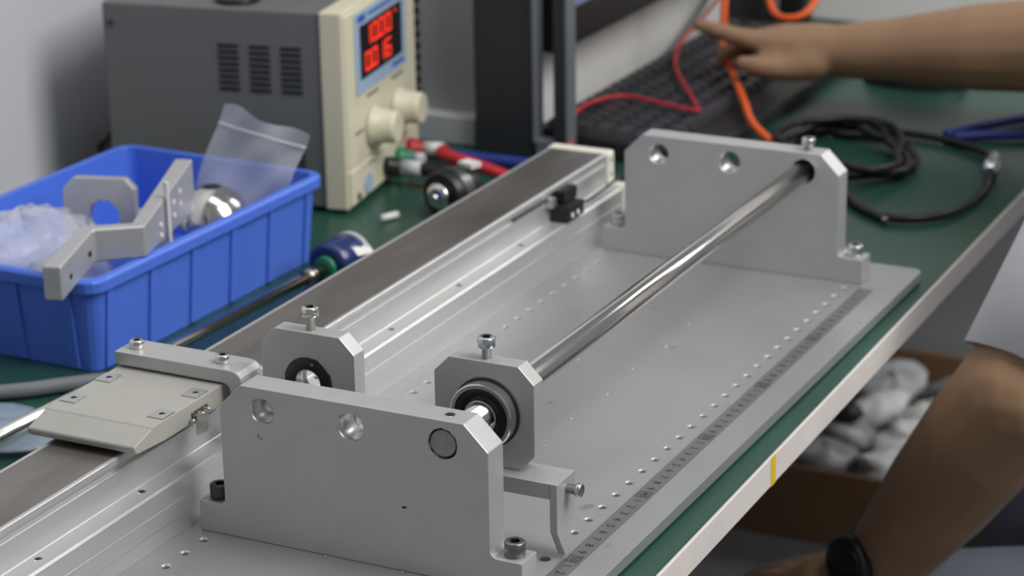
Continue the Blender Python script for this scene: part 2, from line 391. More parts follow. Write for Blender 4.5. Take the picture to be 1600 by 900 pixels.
# guide shaft
M['endface'] = mat('turned_steel_face', (0.36, 0.345, 0.33), 0.6, 0.45, vary=0.2, vscale=120)
AX, AZ = -0.0550, 0.0836
sh = thing('guide_shaft', 'polished round steel shaft running between the two end plates', 'shaft', (AX, (Y0 + Y1) / 2, AZ))
MB().ring((AX, Y0 + 0.0018, AZ), (AX, 1, AZ), [(0, 0.0068), (0.0008, 0.0077), (Y1 + 0.016 - Y0, 0.0077), (Y1 + 0.0168 - Y0, 0.0072)], 48).build('rod', 'chrome', sh)
MB().ring((AX, Y0 + 0.0007, AZ), (AX, 1, AZ), [(0, 0.0076), (0.0004, 0.0081), (0.0011, 0.0081)], 40).build('end_face', 'endface', sh)
MB().ring((AX, Y0 + 0.003, AZ), (AX, 1, AZ), [(0, 0.0078), (0, 0.0093), (0.012, 0.0093), (0.012, 0.0078)], 40, caps=False).build('bush', 'dark', sh)
MB().ring((AX, Y1 + 0.004, AZ), (AX, 1, AZ), [(0, 0.0078), (0, 0.0093), (0.012, 0.0093), (0.012, 0.0078)], 40, caps=False).build('bush', 'dark', sh)

# measuring tape glued along the right edge of the base plate
tp = thing('measuring_tape', 'grey steel measuring tape with black numbers glued along the base plate', 'measuring tape', (0, 0.2, 0.0001))
MB().box(-0.0056, 0.0056, -0.30, 0.516, 0.0001, 0.0004).build('tape_blade', 'tape', tp)
dm = {d: text_mesh(str(d), 0.0074, 'ink') for d in range(1, 10)}
for v in range(1, 78):
    y = (50 - v) * 0.01
    if v % 10:
        inst('digit', dm[v % 10], tp, (0.0, y - 0.2, 0.00036), (0, 0, -PI / 2))
    else:
        inst('tens_number', text_mesh(str(v), 0.0072, 'ink'), tp, (0.0, y - 0.2, 0.00036), (0, 0, -PI / 2))
        mb = MB()
        for (a, b, c, d) in ((-0.0040, 0.0040, -0.0046, -0.0040), (-0.0040, 0.0040, 0.0040, 0.0046), (-0.0040, -0.0034, -0.0046, 0.0046), (0.0034, 0.0040, -0.0046, 0.0046)):
            mb.box(a, b, y + c, y + d, 0.0004, 0.00045)
        mb.build('number_frame', 'ink', tp)

# ------------------------------------------------------------------ linear module
lm = thing('linear_module', 'silver aluminium linear rail module with steel cover strip beside the base plate', 'linear rail', (-0.268, 0.0, 0.0))
def mir(pts): return pts + [(-0.536 - x, z) for x, z in reversed(pts)]
prof = [(-0.2290, 0.0001), (-0.2290, 0.0110), (-0.2282, 0.0116), (-0.2282, 0.0216), (-0.2286, 0.0219), (-0.2286, 0.0223), (-0.2282, 0.0226), (-0.2282, 0.0338), (-0.2294, 0.0351),
        (-0.2420, 0.0351), (-0.2425, 0.0356), (-0.2425, 0.0522), (-0.2432, 0.0527), (-0.2450, 0.0530), (-0.2450, 0.0560), (-0.2428, 0.0566), (-0.2425, 0.0572), (-0.2425, 0.0606), (-0.2430, 0.0611), (-0.2452, 0.0611), (-0.2452, 0.0604)]
MB().plate(prof + [(-0.536 - x - (0.014 if z < 0.0352 else 0), z) for x, z in reversed(prof)], 0.579, -0.80, 'y').build('rail_body', 'alu_ext', lm)
MB().box(-0.2904, -0.2456, -0.80, 0.579, 0.0604, 0.0608).build('cover_strip', 'strip', lm)
MB().plate(mir([(-0.2272, 0.0001), (-0.2272, 0.0358), (-0.2408, 0.0358), (-0.2408, 0.0600), (-0.2420, 0.0616)]), 0.591, 0.579, 'y').build('end_cap', 'creamcap', lm, bevel=0.0007)
for (x, z) in ((-0.2407, 0.055), (-0.2407, 0.043)):
    MB().cyl((x - 0.001, 0.585, z), (x + 0.00005, 0.585, z), 0.0016, 12).build('cap_screw', 'dark', lm)
MB().cyl((-0.2275, 0.585, 0.0135), (-0.2215, 0.585, 0.0135), 0.0052, 6).build('end_bolt', 'dsteel_r', lm)
for k in range(-5, 6):
    y = 0.0118 + 0.1 * k
    MB().cyl((-0.2372, y, 0.03515), (-0.2372, y, 0.0352), 0.0021, 14).build('mounting_hole', 'dark', lm)
    mb = MB(); mb.ring((-0.2372, y, 0), (-0.2372, y, 1), [(0.0351, 0.0027), (0.0353, 0.0024), (0.0352, 0.0020)], 14, caps=False); mb.build('hole_rim', 'steel', lm)

# sensor on the module
sn = thing('limit_sensor', 'small black limit sensor clipped to the side of the linear rail', 'sensor', (-0.236, 0.487, 0.0355))
MB().box(-0.2424, -0.2255, 0.473, 0.5005, 0.0362, 0.0480).build('body', 'black', sn, bevel=0.001)
MB().box(-0.2424, -0.2330, 0.481, 0.5040, 0.0480, 0.0578).build('top_block', 'black', sn, bevel=0.001)
MB().box(-0.2424, -0.2360, 0.466, 0.473, 0.0480, 0.0555).build('clamp', 'steel', sn, bevel=0.0008)
for y in (0.4785, 0.4885):
    MB().cyl((-0.2257, y, 0.0410), (-0.2248, y, 0.0410), 0.0020, 12).build('rivet', 'white', sn)
cb = MB(); cb.tube([(-0.2335, 0.5035, 0.044), (-0.2340, 0.525, 0.0385), (-0.2350, 0.555, 0.0385), (-0.2340, 0.590, 0.0405), (-0.2400, 0.610, 0.030), (-0.25, 0.64, 0.0)], 0.0011, 8); cb.build('sensor_cable', 'black', sn)
cb = MB(); cb.tube([(-0.2414, 0.474, 0.0545), (-0.2418, 0.44, 0.0545), (-0.2422, 0.41, 0.0545)], 0.0010, 8); cb.build('slot_wire', 'black', sn)

# ------------------------------------------------------------------ carriage on the module
ca = thing('carriage', 'cream painted slider carriage on top of the steel cover strip', 'carriage', (-0.268, -0.04, 0.061))
cx0, cx1 = -0.3066, -0.2306
side = [(-0.0985, 0.0635), (-0.1005, 0.0650), (-0.1015, 0.0678), (-0.1004, 0.0690), (-0.0832, 0.0738), (-0.0825, 0.0745), (0.0150, 0.0745), (0.0150, 0.0616), (-0.0700, 0.0616)]
MB().plate(side, cx0, cx1, 'x').build('cover', 'cream', ca, bevel=0.0012, seg=3)
for (x, y) in ((-0.3000, -0.0665), (-0.3010, -0.0290), (-0.2385, -0.0285), (-0.2375, -0.0655)):
    q = MB().box(x - 0.0058, x + 0.0058, y - 0.0052, y + 0.0052, 0.0745, 0.0754).build('pad', 'steel_pad', ca, bevel=0.0003) if False else None
M['pad'] = mat('nickel_pad', (0.66, 0.65, 0.62), 0.9, 0.3)
for (x, y) in ((-0.2998, -0.0640), (-0.3000, -0.0275), (-0.2375, -0.0275), (-0.2370, -0.0640)):
    pd = MB().box(x - 0.0056, x + 0.0058, y - 0.0062, y + 0.0062, 0.0745, 0.0755).build('mounting_pad', 'pad', ca, bevel=0.0003)
    mb = MB(); mb.ring((x + 0.001, y - 0.0005, 0), (x + 0.001, y - 0.0005, 1), [(0.07555, 0.0024), (0.0758, 0.0021), (0.0757, 0.0018)], 16, caps=False); mb.build('hole_rim', 'steel', pd)
    MB().cyl((x + 0.001, y - 0.0005, 0.07555), (x + 0.001, y - 0.0005, 0.07560), 0.0020, 16).build('pad_hole', 'dark', pd)
cl = MB().box(-0.2306, -0.2292, -0.0455, -0.0255, 0.0612, 0.0675).build('side_clip', 'steel_dk', ca, bevel=0.0006) if False else None
M['clip'] = mat('bronze_steel', (0.30, 0.27, 0.23), 1.0, 0.28)
c1 = MB().box(-0.2306, -0.2290, -0.0425, -0.0262, 0.0625, 0.0692).build('side_clip', 'clip', ca, bevel=0.0008)
tg = [(-0.0402, 0.0665), (-0.0402, 0.0550)] + arc(-0.0380, 0.0552, 0.0022, 180, 270, 4) + arc(-0.0305, 0.0552, 0.0022, 270, 360, 4) + [(-0.0283, 0.0665)]
MB().plate(tg, -0.2290, -0.2280, 'x').build('tongue', 'pad', c1, bevel=0.0002)
for y, z in ((-0.0340, 0.0655), (-0.0275, 0.0660), (-0.0445, 0.0645)):
    MB().ring((-0.2292, y, z), (0, y, z), [(0, 0.0016), (0.0020, 0.0016), (0.0025, 0.0010)], 12).build('clip_screw', 'steel', c1)

# ------------------------------------------------------------------ slider frame: arm, cross bar, two bearing holders, pointer
sl = thing('sliding_bracket', 'silver sliding bracket: arm on the carriage, two bearing holders and pointer', 'bracket', (-0.13, 0.0, 0.0395))
ay0, ay1 = -0.0086, 0.0152
armp = [(-0.3085, 0.0757), (-0.3085, 0.0845)] + arc(-0.2238, 0.0765, 0.0080, 90, 0, 6) + [(-0.2158, 0.0396), (-0.2250, 0.0396)] + [(-0.2250, 0.0700)] + arc(-0.2300, 0.0705, 0.0050, 0, 90, 4)
MB().plate(armp, ay1, ay0, 'y').build('arm', 'alu', sl, bevel=0.0012, seg=3)
for x in (-0.2990, -0.2365):
    socket_screw(sl, (x, 0.0030, 0.0846), 0.0046, 0.0048, 'chrome', name='arm_screw')
MB().box(-0.2158, -0.0107, -0.0100, 0.0144, 0.0396, 0.0494).build('cross_bar', 'alu', sl, bevel=0.0004)
def holder(cx, label):
    hw, z0, z1, c = 0.0322, 0.0495, 0.1135, 0.0100
    out = [(cx - hw + c, z0), (cx + hw - c, z0), (cx + hw, z0 + c), (cx + hw, z1 - c), (cx + hw - c, z1), (cx - hw + c, z1), (cx - hw, z1 - c), (cx - hw, z0 + c)]
    o = MB().plate(out, 0.0120, 0.0, 'y', [(cx, 0.0815, 0.0165, 40)]).build('bearing_holder', 'alu', sl, bevel=0.0004)
    o['label'] = label
    return o
hl = holder(-0.1744, 'bearing holder with empty black bearing')
hr_ = holder(-0.0567, 'bearing holder on the shaft with shiny bearing ring')
# left: flush black flanged bearing with a through bore
lx, lz = -0.1744, 0.0815
MB().ring((lx, -0.0006, lz), (lx, 1, lz), [(0, 0.0088), (0, 0.0158), (0.0006, 0.0163), (0.012, 0.0163), (0.012, 0.0088)], 40, caps=False).build('bearing', 'blackrub', hl)
MB().ring((lx, -0.0004, lz), (lx, 1, lz), [(0.0, 0.0082), (0, 0.0092), (0.0118, 0.0092), (0.0118, 0.0082), (0, 0.0082)], 36, caps=False).build('bearing_bore', 'chrome', hl)
for a in (75, 195, 315):
    x = lx + 0.0126 * math.cos(math.radians(a)); z = lz + 0.0126 * math.sin(math.radians(a))
    MB().ring((x, -0.0005, z), (x, -1, z), [(0, 0.0011), (0.0006, 0.0011), (0.0009, 0.0006)], 10).build('flange_screw', 'dsteel_r', hl)
# right: bearing standing proud of the holder
rx, rz = AX, AZ - 0.001
MB().ring((rx, -0.0085, rz), (rx, 1, rz), [(0.0010, 0.0168), (0.0002, 0.0172), (0.0, 0.0192), (0.0008, 0.0200), (0.0070, 0.0202), (0.0085, 0.0202)], 96, caps=False, smooth=False).build('outer_ring', 'steel', hr_)
MB().ring((rx, -0.0085, rz), (rx, 1, rz), [(0.0030, 0.0100), (0.0008, 0.0106), (0.0006, 0.0160), (0.0014, 0.0170)], 48, caps=False).build('bearing_seal', 'blackrub', hr_)
MB().ring((rx, -0.0090, rz), (rx, 1, rz), [(0.012, 0.0090), (0.0006, 0.0090), (0, 0.0094), (0.0003, 0.0102), (0.0024, 0.0106)], 96, caps=False, smooth=False).build('inner_ring', 'steel', hr_)
MB().ring((rx, -0.0010, rz), (rx, 1, rz), [(0.0, 0.0200), (0.0, 0.0212), (0.0012, 0.0212)], 56, caps=False).build('ring_groove', 'dark', hr_)
socket_screw(sl, (-0.1748, 0.0062, 0.1222), 0.0052, 0.0058, 'chrome', shank=0.0095, name='clamp_screw')
socket_screw(sl, (-0.0575, 0.0062, 0.1205), 0.0052, 0.0062, 'steel', shank=0.0080, name='clamp_screw')
# pointer blade
py0, py1 = -0.0104, 0.0144
MB().plate([(py0, 0.0495), (py1, 0.0495), (py1, 0.0263), (0.0040, 0.0024), (0.0000, 0.0018), (py0, 0.0198)], -0.0105, -0.0058, 'x').build('pointer', 'alu', sl, bevel=0.0003)
ps = MB(); ps.ring((-0.0058, 0.0035, 0.0425), (1, 0.0035, 0.0425), [(0, 0.0030), (0.0060, 0.0030), (0.0062, 0.0040), (0.0090, 0.0042), (0.0094, 0.0032), (0.0086, 0.0020)], 18); ps.build('pointer_screw', 'steel', sl)

# ================================================================== THINGS ON THE LEFT OF THE BENCH
def rod_rotor():
    t = thing('rotor_shaft', 'thin steel rod with dark blue disc lying between blue bin and rail', 'shaft', (-0.395, 0.18, ZT))
    a = Vector((-0.4135, -0.145, 0.010)); b = Vector((-0.3835, 0.372, 0.010)); d = (b - a).normalized()
    MB().cyl(a, b, 0.0048, 20).build('rod', 'chrome', t)
    MB().cyl(b - d * 0.03, b - d * 0.012, 0.0060, 20).build('brass_sleeve', 'clip', t)
    MB().ring(b, b + d, [(0, 0.0150), (0.002, 0.0180), (0.028, 0.0184), (0.030, 0.0175)], 40).build('disc', 'rotor', t)
    MB().ring(b - d * 0.004, b + d, [(0, 0.0075), (0, 0.0092), (0.006, 0.0092)], 32).build('green_ring', 'gcap', t)
    MB().ring(b + d * 0.031, b + d, [(0, 0.0188), (0.004, 0.0190)], 40).build('rim', 'bagzip', t)
    p = b + d * 0.025
    mb = MB(); mb.box(-0.004, 0.004, -0.010, 0.010, 0, 0.0006); m4 = Matrix.Translation(p + Vector((0.0165, 0.0, 0.0085))) @ Matrix.Rotation(0.75, 4, 'Y') @ Matrix.Rotation(-0.2, 4, 'Z')
    mb.v = [m4 @ v for v in mb.v]; mb.build('paper_tag', 'white', t)
rod_rotor()
t = thing('motor_rotor', 'black and silver round motor with white tag behind the rail', 'motor', (-0.385, 0.585, ZT))
c = Vector((-0.388, 0.565, 0.0118)); d = Vector((0.25, 1, 0)).normalized()
MB().ring(c, c + d, [(0, 0.0185), (0.002, 0.0205), (0.030, 0.0205), (0.032, 0.019)], 40).build('housing', 'black', t)
MB().ring(c - d * 0.006, c + d, [(0, 0.0070), (0.002, 0.0110), (0.006, 0.0125)], 32).build('hub', 'chrome', t)
MB().ring(c - d * 0.010, c + d, [(0, 0.0030), (0.010, 0.0030)], 20).build('spindle', 'chrome', t)
MB().ring(c + d * 0.012, c + d, [(0, 0.0207), (0.010, 0.0207)], 40, caps=False).build('band', 'dsteel_r', t)
mb = MB(); mb.box(-0.008, 0.008, -0.006, 0.006, 0, 0.004); m4 = Matrix.Translation(c + d * 0.03 + Vector((0.006, 0, 0.0195))) @ Matrix.Rotation(-0.3, 4, 'Z'); mb.v = [m4 @ v for v in mb.v]; mb.build('paper_tag', 'white', t)

tag(MB().tube([(-0.72, -0.06, -0.0035), (-0.58, 0.01, -0.0035), (-0.475, 0.084, -0.0035), (-0.443, 0.114, -0.0035), (-0.416, 0.137, -0.0035), (-0.37, 0.16, -0.0035)], 0.0055, 12).build('air_hose', 'grey'), 'grey flexible hose lying on the bench in front of the blue bin', 'hose')
def crumple(name, label, cat, m, c, rad, amp, seed, nx=26, ny=14, rot=None):
    rnd = random.Random(seed); f = [(rnd.uniform(2, 7), rnd.uniform(2, 7), rnd.uniform(0, 6), rnd.uniform(.4, 1)) for _ in range(7)]
    mb = MB(); vs_ = []
    for i in range(ny + 1):
        th_ = PI * i / ny
        for k in range(nx):
            ph = 2 * PI * k / nx
            s = 1 + amp * sum(w_ * math.sin(a * ph * 1.0 // 1 * 0 + round(a) * ph + b * th_ + e) for a, b, e, w_ in f) / 3
            vs_.append((c[0] + rad[0] * s * math.sin(th_) * math.cos(ph), c[1] + rad[1] * s * math.sin(th_) * math.sin(ph), c[2] + rad[2] * s * math.cos(th_)))
    fs = [(i * nx + k, (i + 1) * nx + k, (i + 1) * nx + (k + 1) % nx, i * nx + (k + 1) % nx) for i in range(ny) for k in range(nx)]
    if rot is not None:
        m4 = Matrix.Translation(c) @ Euler(rot).to_matrix().to_4x4() @ Matrix.Translation(-Vector(c)); vs_ = [m4 @ Vector(v) for v in vs_]
    mb.add(vs_, fs, True); return tag(mb.build(name, m), label, cat)
crumple('plastic_bag', 'bluish clear plastic bag lying flat on the bench under the thin rod', 'bag', 'bagblue', (-0.446, 0.028, -0.0035), (0.058, 0.040, 0.005), 0.16, 3)
tag(MB().cyl((-0.431, 0.540, ZT + 0.0032), (-0.424, 0.556, ZT + 0.0032), 0.0030, 10).build('white_sleeve', 'white'), 'small white plastic sleeve lying on the green mat', 'sleeve')

# ------------------------------------------------------------------ blue bin
BX, BY, BR = -0.5270, 0.2970, -0.0365
bn = thing('storage_bin', 'blue plastic storage bin full of metal parts', 'bin', (BX, BY, ZT), BR)
bw, bl, bh, tp_ = 0.0970, 0.1480, 0.0715, 0.0080
def rrect(w_, l_, r_, n=4):
    return arc(w_ - r_, l_ - r_, r_, 0, 90, n) + arc(-w_ + r_, l_ - r_, r_, 90, 180, n) + arc(-w_ + r_, -l_ + r_, r_, 180, 270, n) + arc(w_ - r_, -l_ + r_, r_, 270, 360, n)
def loft(mb, rings):
    n = len(rings[0][0]); vs_ = [(x, y, z) for pts, z in rings for x, y in pts]
    fs = [(i * n + k, i * n + (k + 1) % n, (i + 1) * n + (k + 1) % n, (i + 1) * n + k) for i in range(len(rings) - 1) for k in range(n)]
    mb.add(vs_, fs); return len(mb.v) - n, n
mb = MB()
ob = rrect(bw - tp_, bl - tp_, 0.010); ot = rrect(bw - 0.0025, bl - 0.0025, 0.012); orim = rrect(bw + 0.002, bl + 0.002, 0.014); it = rrect(bw - 0.0050, bl - 0.0050, 0.010); ib = rrect(bw - tp_ - 0.0028, bl - tp_ - 0.0028, 0.008)
o_, n_ = loft(mb, [(ob, 0.0), (ot, bh - 0.010), (orim, bh - 0.010), (orim, bh - 0.002), (rrect(bw, bl, 0.013), bh), (it, bh), (ib, 0.003)])
mb.f.append([o_ + k for k in range(n_)]); mb.sm.append(False); mb.f.append([k for k in reversed(range(n_))]); mb.sm.append(False)
mb.build('shell', 'bin', bn, local=True, bevel=0.0008)
def rib(sx, sy, pos):
    # a shallow upright rib on the outside of a wall, leaning with the wall
    mb = MB(); hw = 0.0035; vs_ = []
    for z, off in ((0.001, tp_), (bh - 0.010, 0.0025)):
        for du in (-hw, hw):
            for dn in (-0.0008, 0.0020):
                if sx: vs_.append((sx * (bw - off + dn), pos + du, z))
                else: vs_.append((pos + du, sy * (bl - off + dn), z))
    mb.add(vs_, [(0, 1, 3, 2), (4, 6, 7, 5), (0, 4, 5, 1), (2, 3, 7, 6), (0, 2, 6, 4), (1, 5, 7, 3)])
    mb.build('rib', 'bin', bn, local=True, bevel=0.0010)
for k in range(6): rib(1, 0, -0.128 + 0.051 * k)
for k in range(4): rib(0, -1, -0.070 + 0.047 * k)
for k in range(4): rib(0, 1, -0.070 + 0.047 * k)
for k in range(6): rib(-1, 0, -0.128 + 0.051 * k)

# contents of the bin: each lies on the floor of the bin or on its rim
def xform(mb, m4): mb.v = [m4 @ v for v in mb.v]; return mb
# cranked flat bracket hanging over the near rim
path = [Vector((-0.4450, 0.1130)), Vector((-0.4650, 0.1830)), Vector((-0.4390, 0.2080)), Vector((-0.4800, 0.3300))]
br = thing('cranked_bracket', 'silver cranked flat bracket lying across the near rim of the blue bin', 'bracket', (-0.4585, 0.19, 0.052))
def strip(path, th_, z0f, z1f):
    L = []; R_ = []
    for i, p in enumerate(path):
        d = Vector((0, 0))
        if i > 0: d += (path[i] - path[i - 1]).normalized()
        if i < len(path) - 1: d += (path[i + 1] - path[i]).normalized()
        d.normalize(); n = Vector((-d.y, d.x)); L.append(p + n * th_); R_.append(p - n * th_)
    mb = MB(); n = len(path); vs_ = []
    for i in range(n):
        vs_ += [(R_[i].x, R_[i].y, z0f[i]), (L[i].x, L[i].y, z0f[i]), (L[i].x, L[i].y, z1f[i]), (R_[i].x, R_[i].y, z1f[i])]
    fs = [(4 * i + k, 4 * i + (k + 1) % 4, 4 * i + 4 + (k + 1) % 4, 4 * i + 4 + k) for i in range(n - 1) for k in range(4)] + [(3, 2, 1, 0), (4 * n - 4, 4 * n - 3, 4 * n - 2, 4 * n - 1)]
    mb.add(vs_, fs); return mb
strip(path, 0.0068, [0.0580, 0.0625, 0.0625, 0.0560], [0.0830, 0.0875, 0.0860, 0.0970]).build('bracket_body', 'alu', br, bevel=0.0016, seg=3)
for (i, t_, z) in ((0, 0.25, 0.070), (0, 0.80, 0.073), (2, 0.28, 0.066), (2, 0.28, 0.074), (2, 0.42, 0.068), (2, 0.42, 0.077), (2, 0.56, 0.070), (2, 0.56, 0.080), (2, 0.70, 0.073), (2, 0.70, 0.083)):
    a, b = path[i], path[i + 1]; p = a.lerp(b, t_); d = (b - a).normalized(); n = Vector((d.y, -d.x))
    q = p + n * 0.0069
    MB().cyl((q.x - n.x * 0.001, q.y - n.y * 0.001, z), (q.x + n.x * 0.0001, q.y + n.y * 0.0001, z), 0.0021, 14).build('screw_hole', 'white' if i == 2 else 'dark', br)
# square plate with a round hole leaning on the far wall
mb = MB().plate([(-0.029, 0.0), (0.029, 0.0), (0.029, 0.048), (0.021, 0.056), (-0.020, 0.056), (-0.029, 0.046)], 0.0, -0.010, 'y', [(0.004, 0.026, 0.0125, 32)])
o = xform(mb, Matrix.Translation((-0.554, 0.322, ZT + 0.0285)) @ Matrix.Rotation(0.30, 4, 'Z') @ Matrix.Rotation(-0.12, 4, 'X')).build('hole_plate', 'alu', bevel=0.0012)
tag(o, 'square grey plate with chamfered corners and round hole standing inside the bin', 'plate')
mb = MB().box(-0.016, 0.016, -0.010, 0.010, 0, 0.030)
tag(xform(mb, Matrix.Translation((-0.527, 0.352, ZT + 0.0240)) @ Matrix.Rotation(0.5, 4, 'Z') @ Matrix.Rotation(-0.2, 4, 'Y')).build('metal_block', 'alu', bevel=0.0025), 'plain pale metal block between hole plate and cranked bracket', 'block')
mb = MB().box(-0.003, 0.003, -0.0012, 0.0012, 0, 0.108)
tag(xform(mb, Matrix.Translation((-0.4478, 0.2580, ZT + 0.0040)) @ Matrix.Rotation(-0.5, 4, 'Z')).build('flat_strip', 'white', bevel=0.0010), 'thin white strip standing upright in the blue bin', 'strip')
# polished knob: dome with a dark bore on a small foot
kn = thing('polished_dome', 'shiny steel dome with dark hole on top inside the bin', 'knob', (-0.492, 0.383, ZT + 0.0035))
kc = Vector((-0.492, 0.383, 0.036))
DR = 0.0290
MB().ring(kc + Vector((0, 0, -0.0415)), kc + Vector((0, 0, 1)), [(0, 0.0215), (0.028, 0.0215), (0.033, DR - 0.002), (0.036, DR)] + [(0.036 + DR * math.sin(a), DR * math.cos(a)) for a in [math.radians(v) for v in (10, 20, 30, 40, 50, 60, 70)]] + [(0.0640, 0.0082), (0.0640, 0.0070), (0.0560, 0.0070)], 48).build('dome', 'chrome', kn)
MB().cyl(kc + Vector((0, 0, 0.0222)), kc + Vector((0, 0, 0.0228)), 0.0071, 24).build('bore', 'dark', kn)
# ziplock bag standing up in the bin
zb = thing('ziplock_bag', 'clear ziplock bag standing upright behind the steel dome', 'bag', (-0.48, 0.41, 0.02))
BQ = [Vector((-0.536, 0.410, 0.020)), Vector((-0.443, 0.405, 0.040)), Vector((-0.419, 0.412, 0.100)), Vector((-0.496, 0.412, 0.118))]
def bagpt(u, v, side):
    puff = 0.0045 * math.sin(PI * min(max(u, 0), 1)) * math.sin(PI * min(1, max(0, v / 0.82))) + 0.0004
    wob = 0.0022 * math.sin(7 * u + 5 * v) + 0.0016 * math.sin(13 * u - 9 * v)
    e = 0.05 * math.sin(9 * u) * (v > 0.97)
    vv_ = v + e * 0.6
    return (BQ[0].lerp(BQ[1], u)).lerp(BQ[3].lerp(BQ[2], u), vv_) + Vector((0.15, -1, 0.3)).normalized() * (side * puff + wob)
mb = MB(); NU, NV = 16, 18; vs_ = []
for sd in (1, -1):
    for j in range(NV + 1):
        for i in range(NU + 1): vs_.append(bagpt(i / NU, j / NV, sd))
K = (NU + 1) * (NV + 1); fs = []
for sd in range(2):
    for j in range(NV):
        for i in range(NU):
            a = sd * K + j * (NU + 1) + i; fs.append((a, a + 1, a + NU + 2, a + NU + 1))
mb.add(vs_, fs, True); mb.build('film', 'bag', zb)
for v0 in (0.835,):
    mb = MB(); mb.tube([bagpt(i / 8, v0, 0) for i in range(9)], 0.0011, 6, 2); mb.build('zip_strip', 'bagzip', zb)
# bubble film bag at the left
crumple('bubble_bag', 'crumpled clear bubble film bag piled at the left end of the bin', 'bag', 'bagpile', (-0.562, 0.232, 0.040), (0.050, 0.058, 0.032), 0.20, 11)
crumple('small_parts_bag', 'grey clear bag slumped low beside the bubble film', 'bag', 'bagpile', (-0.500, 0.205, 0.034), (0.030, 0.034, 0.024), 0.22, 21)
crumple('black_pouch', 'black soft pouch on the bench behind the power supply', 'pouch', 'black', (-0.722, 0.618, 0.010), (0.026, 0.058, 0.018), 0.12, 5)

# ------------------------------------------------------------------ bench power supply
pu = thing('power_supply', 'grey bench power supply with cream front and red digital display', 'power supply', (-0.464, 0.547, ZT), 0.168)
PW, PH, PD = 0.180, 0.172, 0.218
MB().box(-PD, -0.020, 0.002, PW - 0.002, 0.004, PH).build('case', 'psu', pu, local=True, bevel=0.002)
MB().box(-0.022, -0.0015, 0, PW, 0.003, PH + 0.001).build('front_bezel', 'psucream', pu, local=True, bevel=0.002)
MB().box(-0.003, 0.0, 0.003, PW - 0.003, 0.038, PH - 0.003).build('upper_panel', 'psucream', pu, local=True, bevel=0.001)
MB().box(-0.003, 0.001, 0.003, PW - 0.003, 0.006, 0.036).build('lower_panel', 'psucream', pu, local=True, bevel=0.001)
dp = MB().box(0.0, 0.0012, 0.024, 0.150, 0.096, 0.166).build('display_panel', 'psublue', pu, local=True, bevel=0.0008)
MB().box(0.0012, 0.0016, 0.034, 0.138, 0.108, 0.154).build('display_window', 'screen', dp, local=True)
MB().box(0.0012, 0.0015, 0.030, 0.048, 0.157, 0.163).build('logo_mark', 'lblblue', dp, local=True)
MB().box(0.0012, 0.0015, 0.056, 0.140, 0.159, 0.1615).build('title_print', 'lblblue', dp, local=True)
MB().box(0.0012, 0.0015, 0.112, 0.142, 0.100, 0.1035).build('model_print', 'lblblue', dp, local=True)
SEG = {'0': 'abcdef', '1': 'bc', '6': 'acdefg', '-': 'g'}
def seven(ch, y, z, w_, h_, dot=False):
    t_ = 0.0019
    mb = MB(); x0, x1 = 0.0016, 0.0020
    R_ = {'a': (y, y + w_, z + h_ - t_, z + h_), 'd': (y, y + w_, z, z + t_), 'g': (y, y + w_, z + h_ / 2 - t_ / 2, z + h_ / 2 + t_ / 2), 'f': (y, y + t_, z + h_ / 2, z + h_), 'e': (y, y + t_, z, z + h_ / 2), 'b': (y + w_ - t_, y + w_, z + h_ / 2, z + h_), 'c': (y + w_ - t_, y + w_, z, z + h_ / 2)}
    for k in SEG[ch]: a = R_[k]; mb.box(x0, x1, a[0], a[1], a[2], a[3])
    if dot: mb.box(x0, x1, y + w_ + 0.0012, y + w_ + 0.0036, z, z + 0.0024)
    mb.build('led_digit', 'led', dp, local=True)
for row, (txt, dot) in enumerate((('1000', 1), ('0016', 0))):
    z = 0.1345 - row * 0.0215; y = 0.047 if row == 0 else 0.045
    for k, chh in enumerate(txt):
        seven(chh, y + k * 0.0170, z, 0.0125, 0.0160, dot=(k == dot))
MB().cyl((0.0016, 0.122, 0.149), (0.002, 0.122, 0.149), 0.0015, 10).build('indicator', 'led', dp, local=True)
for (y, z) in ((0.060, 0.062), (0.124, 0.062)):
    k_ = MB().ring((0, y, z), (1, y, z), [(0, 0.0175), (0.004, 0.0175), (0.005, 0.0150), (0.020, 0.0140), (0.024, 0.0128)], 36).build('knob', 'psucream', pu, local=True)
    MB().box(0.0238, 0.0246, y - 0.001, y + 0.001, z + 0.002, z + 0.012).build('pointer_line', 'ltgrey', k_, local=True)
for (y, z, w_) in ((0.050, 0.0895, 0.026), (0.112, 0.0895, 0.028), (0.020, 0.064, 0.016), (0.045, 0.031, 0.016)):
    MB().box(0.0, 0.0011, y, y + w_, z, z + 0.0022).build('label_print', 'grey', pu, local=True)
MB().ring((0.001, 0.042, 0.0165), (1, 0.042, 0.0165), [(0, 0.0095), (0.0008, 0.0095), (0.001, 0.0088)], 28).build('round_badge', 'psublue', pu, local=True)
MB().cyl((0.001, 0.018, 0.012), (0.003, 0.018, 0.012), 0.003, 14).build('panel_screw', 'dsteel_r', pu, local=True)
for (y, m1) in ((0.088, 'black'), (0.118, 'gcap'), (0.148, 'red')):
    tb = MB().ring((0.001, y, 0.018), (1, y, 0.018), [(0, 0.0085), (0.007, 0.0085), (0.0075, 0.0065), (0.016, 0.0065)], 24).build('terminal_post', m1, pu, local=True)
    if m1 != 'gcap': MB().ring((0.016, y, 0.018), (1, y, 0.018), [(0, 0.0068), (0.018, 0.0064)], 20).build('plug', 'white' if m1 == 'red' else 'ltgrey', tb, local=True)
    else: MB().ring((0.016, y, 0.018), (1, y, 0.018), [(0, 0.0050), (0.010, 0.0048)], 20).build('post_cap', 'ltgrey', tb, local=True)
vm = MB().box(-0.009, 0.009, -0.0006, 0.0006, -0.0014, 0.0014).mesh('vent_slot', 'dark')
